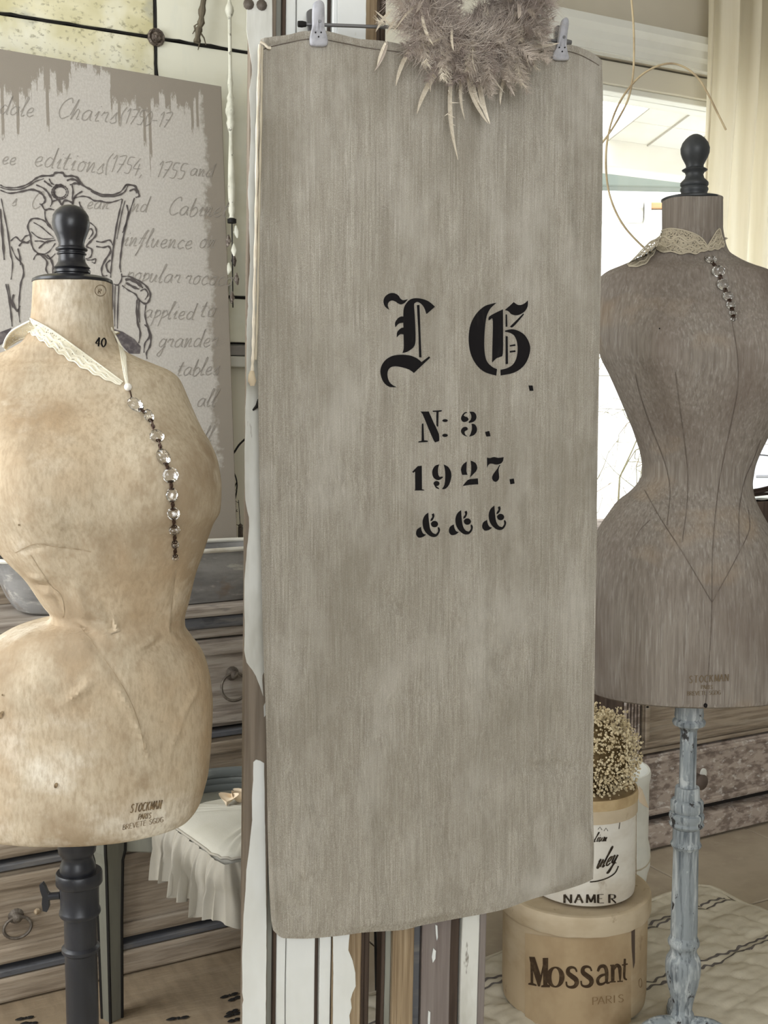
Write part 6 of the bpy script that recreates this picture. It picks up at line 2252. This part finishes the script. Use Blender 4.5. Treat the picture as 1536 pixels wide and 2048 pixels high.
for pts in ([(692, 1504), (724, 1502)], [(732, 1501), (762, 1500)], [(694, 1416), (716, 1414)], [(757, 1414), (788, 1408)]):
    stroke_on(q, zm(pts), 2.6, b1q)
q.build('printed_name', name_ink, b1)
q = MB()
write(q, 'PARIS', 1184, 2010, 15, b1q, CAP, nib=(1.0, 2.4), slant=0, slope=-.10, squash=1.1)
stroke_on(q, [(1281 + 3 * math.cos(k * PI / 8), 1966 + 9 * math.sin(k * PI / 8)) for k in range(17)], 1.3, b1q)
q.build('printed_town', mat('pale_print', srgb(140, 116, 86), .9, spec=.05), b1)

# white box on top
wx = at(1166, 1700, 2.255).x
R2 = .1045
zt2 = .447
b2 = thing('hat_box', 'smaller white open hat box with stained rim and script label, on the tan hat box', 'hat box', (wx, 2.255, zl1))
MB().lathe([(R2 * .93, zl1), (R2 * .985, zl1 + .004), (R2, zl1 + .014), (R2, zt2 - .002), (R2 * .985, zt2), (R2 * .955, zt2 - .004), (R2 * .955, zl1 + .012)], (wx, 2.255), 72).build('body', box_white, b2, True)
MB().lathe([(R2 * 1.003, zt2 - .044), (R2 * 1.018, zt2 - .044), (R2 * 1.018, zt2 - .018)], (wx, 2.255), 72).build('collar_band', box_pale, b2, True)
MB().lathe([(R2 * 1.0, zt2 - .020), (R2 * 1.022, zt2 - .018), (R2 * 1.024, zt2 - .006), (R2 * 1.01, zt2 + .002), (R2 * .97, zt2 + .001), (R2 * .95, zt2 - .008)], (wx, 2.255), 72).build('stained_rim', stain_rim, b2, True)
b2v = MB().lathe([(R2, zl1), (R2, zt2)], (wx, 2.255), 120).bvh()
b2p = body_proj(b2v, .0014, 2.255)
q = MB()
write(q, 'Du', 1150, 1740, 15, b2p, GL | {'D': CAP['D']}, nib=(1.2, 3.6), slant=.45, slope=-.2)
write(q, 'uley.', 1192, 1738, 17, b2p, GL, nib=(1.2, 3.6), slant=.5, slope=-.28, squash=.62)
q.build('printed_label', dark_ink, b2)
q = MB()
write(q, 'lium', 1187, 1684, 9, b2p, GL, nib=(.9, 2.2), slant=.45, slope=-.05, squash=.8)
q.build('printed_label', dark_ink, b2)
q = MB()
stroke_on(q, smooth_path([(1180, 1764), (1196, 1762), (1215, 1756), (1230, 1746), (1237, 1732)], 5), 2.4, b2p)
q.build('printed_label', dark_ink, b2)
q = MB()
stroke_on(q, [(1196, 1659), (1200, 1654), (1204, 1660)], 1.2, b2p)
stroke_on(q, [(1208, 1662), (1212, 1656), (1216, 1662)], 1.2, b2p)
stroke_on(q, [(1240, 1645), (1238, 1658)], 1.4, b2p)
q.build('printed_label', dark_ink, b2)
q = MB()
write(q, 'NAMER.', 1127, 1806, 17, b2p, CAP, nib=(1.1, 4.6), slant=0, slope=.0, squash=1.18, adv=1.12)
q.build('printed_label', dark_ink, b2)
q = MB()
for k in range(1):
    q.tube([b2p(1272.2, y) for y in range(1622, 1765, 12)], .0008, 5)
q.build('side_seam', seam_tan, b2)
# scrap of torn paper at the rim
t_ = thing('paper_scrap', 'torn pale paper scrap hanging at the right rim of the white hat box', 'paper', at(1287, 1606, 2.27))
pts = [(1277, 1572), (1284, 1580), (1288, 1596), (1297, 1616), (1288, 1612), (1279, 1604), (1275, 1592)]
P = [at(x, y, 2.262 + .006 * math.sin(i)) for i, (x, y) in enumerate(pts)]
MB().prism(P, (.001, .003, 0)).build('torn_sheet', paper_m, t_)

# dried baby's breath
gc = at(1186, 1508, 2.255)
gp = thing('dried_bouquet', "bunch of dried baby's breath filling the open white hat box", 'bouquet', (gc.x, 2.255, zt2 - .05))
RG = .090
st_, bl_ = MB(), MB()
rnd = random.Random(5)
for k in range(420):
    u_ = rnd.uniform(-.45, 1)
    a_ = rnd.uniform(0, 2 * PI)
    s_ = math.sqrt(1 - u_ * u_)
    d_ = V((s_ * math.cos(a_), s_ * math.sin(a_), u_ * 1.05))
    p0 = V((gc.x + d_.x * .02, 2.255 + d_.y * .02, gc.z - .09))
    p1 = gc + d_ * RG * rnd.uniform(.78, 1.0)
    st_.tube([p0, (p0 + p1) / 2 + V((rnd.gauss(0, .005), rnd.gauss(0, .005), 0)), p1], [.0009, .0007, .0004], 3, False)
stems = st_.build('stems', gyp_core, gp)
stems['kind'] = 'stuff'
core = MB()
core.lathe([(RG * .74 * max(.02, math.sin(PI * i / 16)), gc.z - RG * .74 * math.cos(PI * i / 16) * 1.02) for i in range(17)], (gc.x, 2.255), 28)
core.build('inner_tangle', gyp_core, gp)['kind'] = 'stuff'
for k in range(4200):
    u_ = rnd.uniform(-.7, 1)
    a_ = rnd.uniform(0, 2 * PI)
    s_ = math.sqrt(1 - u_ * u_)
    d_ = V((s_ * math.cos(a_), s_ * math.sin(a_), u_ * 1.04))
    rk_ = 1 + .16 * noise.noise(d_ * 3.1) + .06 * noise.noise(d_ * 9)
    c_ = gc + d_ * RG * rk_ * rnd.uniform(.80, 1.06)
    r_ = rnd.uniform(.0012, .0038)
    x = V((rnd.gauss(0, 1), rnd.gauss(0, 1), rnd.gauss(0, 1))).normalized()
    y = x.cross(V((.3, .5, .8))).normalized()
    z = x.cross(y)
    bl_.add([c_ + x * r_, c_ - x * r_, c_ + y * r_, c_ - y * r_, c_ + z * r_, c_ - z * r_], [(0, 2, 4), (2, 1, 4), (1, 3, 4), (3, 0, 4), (2, 0, 5), (1, 2, 5), (3, 1, 5), (0, 3, 5)])
bl_.build('blossoms', gyp_m, gp)['kind'] = 'stuff'

# white canister standing behind the boxes
cxp = at(1297, 1600, 2.5).x - .105
t_ = thing('white_canister', 'tall white ironstone canister standing behind the stacked hat boxes', 'canister', (cxp, 2.5, .002))
zz = lambda y: at(1290, y, 2.5).z
prof = [(.085, .002), (.095, .006), (.1, .02), (.100, zz(1758)), (.104, zz(1735)), (.1085, zz(1722)), (.1085, zz(1690)), (.106, zz(1680)), (.1035, zz(1672)), (.1035, zz(1560)), (.106, zz(1552)), (.107, zz(1540)), (.105, zz(1534)), (.100, zz(1534)), (.097, zz(1545)), (.096, .1)]
MB().lathe(prof, (cxp, 2.5), 56).build('jar', enamel, t_, True)
MB().tube([V((cxp + .108 * math.cos(a / 30 * 2 * PI), 2.5 + .108 * math.sin(a / 30 * 2 * PI), zz(1700) + .012 * math.sin(a / 30 * 2 * PI * 2))) for a in range(30)], .0022, 6, closed=True).build('tied_cord', lace2_edge, t_, True)

# ================================================================ quilted rug
rc = floor_at(1401, 1769, .008)
ra = V((math.sin(math.radians(56.0)), math.cos(math.radians(56.0)), 0))
rbb = V((ra.y, -ra.x, 0))
LW, LD = 2.3, 1.75
rug = thing('quilted_rug', 'pale quilted linen rug with thin grey stripes under the hat boxes and pale turned stand', 'rug', rc - ra * (LW / 2) + rbb * (LD / 2) - V((0, 0, .008)), math.atan2(ra.y, ra.x))


def rug_z(x, y):
    """quilting: rows of stitched wavy channels"""
    w1 = abs(math.sin((x * .9 + y * .55 + .02 * math.sin(y * 17) + .012 * noise.noise(V((x * 22, y * 22, 1)))) * 40))
    w2 = abs(math.sin((y - x * .18) * 26))
    puck = .0014 * noise.noise(V((x * 34, y * 46, 0))) + .0012 * noise.noise(V((x * 15, y * 80, 4)))
    return .0035 + .0085 * (w1 ** .5) * (w2 ** .5) + 2.0 * puck


def rugp(x, y, dz=0):
    return V((rc.x, rc.y, 0)) - ra * x + rbb * y + V((0, 0, max(.001, rug_z(x, y)) + dz))


NX, NY = 420, 330
q = MB().grid(lambda u, v: rugp(u * LW + .004 * noise.noise(V((0, v * 30, 2))), v * LD), NX, NY)
q.build('quilt', rug_m, rug, True)


def by(px, py):
    return (floor_at(px, py, .006) - V((rc.x, rc.y, 0))).dot(rbb)


rnd = random.Random(3)
for y0 in (by(1390, 1822), by(1416, 1926), by(1390, 1822) + .62, by(1416, 1926) + .62):
    for dy in (-.0085, .0085):
        n_ = 520
        P = []
        for k in range(n_ + 1):
            x = LW * k / n_ * .985 + .012
            P.append((x, y0 + dy + .0021 * math.sin(x * 190 + 2 * noise.noise(V((x * 9, y0, 1)))) + .002 * noise.noise(V((x * 30, y0, dy * 100)))))
        mb = MB()
        wv = [.0030 * (1 + .45 * noise.noise(V((x * 60, dy * 300, y0)))) for x, y in P]
        mb.add([rugp(x, y - w_, .0009) for (x, y), w_ in zip(P, wv)] + [rugp(x, y + w_, .0009) for (x, y), w_ in zip(P, wv)], [(k, k + 1, n_ + 2 + k, n_ + 1 + k) for k in range(n_)])
        mb.build('stripe', rug_stripe, rug)
MB().tube([rugp(-.003, LD * k / 60, .0) for k in range(61)], .0045, 6).build('bound_edge', rug_m, rug, True)
MB().tube([rugp(LW * k / 60, -.003, .0) for k in range(61)], .0045, 6).build('bound_edge', rug_m, rug, True)

# a worn brown runner below the chair, with broken black strokes
wrn = thing('floor_runner', 'worn brown runner with broken black strokes on the floor below the painted chair', 'rug', (-.75, 1.75, 0), TH)
c_ = floor_at(300, 1985)


def Rn(x, y, z):
    return V((c_.x, c_.y, 0)) + U3 * x + B3 * y + V((0, 0, z))


q = MB().grid(lambda u, v: Rn(lerp(-1.0, .34, u), lerp(-.5, .16, v), .004 + .0012 * noise.noise(V((u * 40, v * 60, 0)))), 120, 80)
q.build('weave', mat('brown_weave', srgb(140, 124, 102), .95, [(srgb(118, 102, 84), (40, 8, 8), .4, .7, .7), (srgb(158, 144, 122), (6, 30, 6), .5, .75, .5)], [((30, 200, 200), .4, .003)], spec=.05), wrn, True)
q = MB()
for x0, y0, x1, y1 in ((440, 1996, 476, 1985), (456, 2002, 480, 1992), (448, 2034, 480, 2024), (455, 2044, 480, 2036), (332, 2040, 378, 2032), (30, 2040, 68, 2032), (452, 2028, 476, 2018), (40, 2048, 76, 2044)):
    a_, b_ = floor_at(x0, y0, .0065), floor_at(x1, y1, .0065)
    P = smooth_path([a_, lerp(a_, b_, .35) + V((.004, .003, 0)), lerp(a_, b_, .7) - V((.003, .003, 0)), b_], 3)
    q.tube(P, [.0012] + [.0042 + .002 * math.sin(i * 2.2) for i in range(len(P) - 2)] + [.0012], 6, flat=.3)
q.build('black_stroke', lead_m, wrn)['kind'] = 'stuff'

# ================================================================ cane ring
YC = 2.36
t_ = thing('cane_loop', 'thin pale cane bent into hanging loops before the window, beside the grey dress form', 'loop', at(1240, 490, YC))
for P in ([(1258, -60), (1263, 0), (1267, 50), (1268, 100), (1266, 150), (1257, 196), (1240, 232), (1216, 270), (1190, 300), (1150, 325)],
          [(1452, 260), (1432, 220), (1415, 186), (1396, 156), (1370, 135), (1340, 127), (1306, 136), (1274, 158), (1245, 195), (1225, 238), (1214, 285), (1212, 335), (1217, 380), (1230, 420), (1250, 455), (1278, 486), (1300, 505)]):
    q = [at(x, y, YC) for x, y in smooth_path(P, 6)]
    MB().tube(q, .0021, 8).build('cane', cane_m, t_, True)
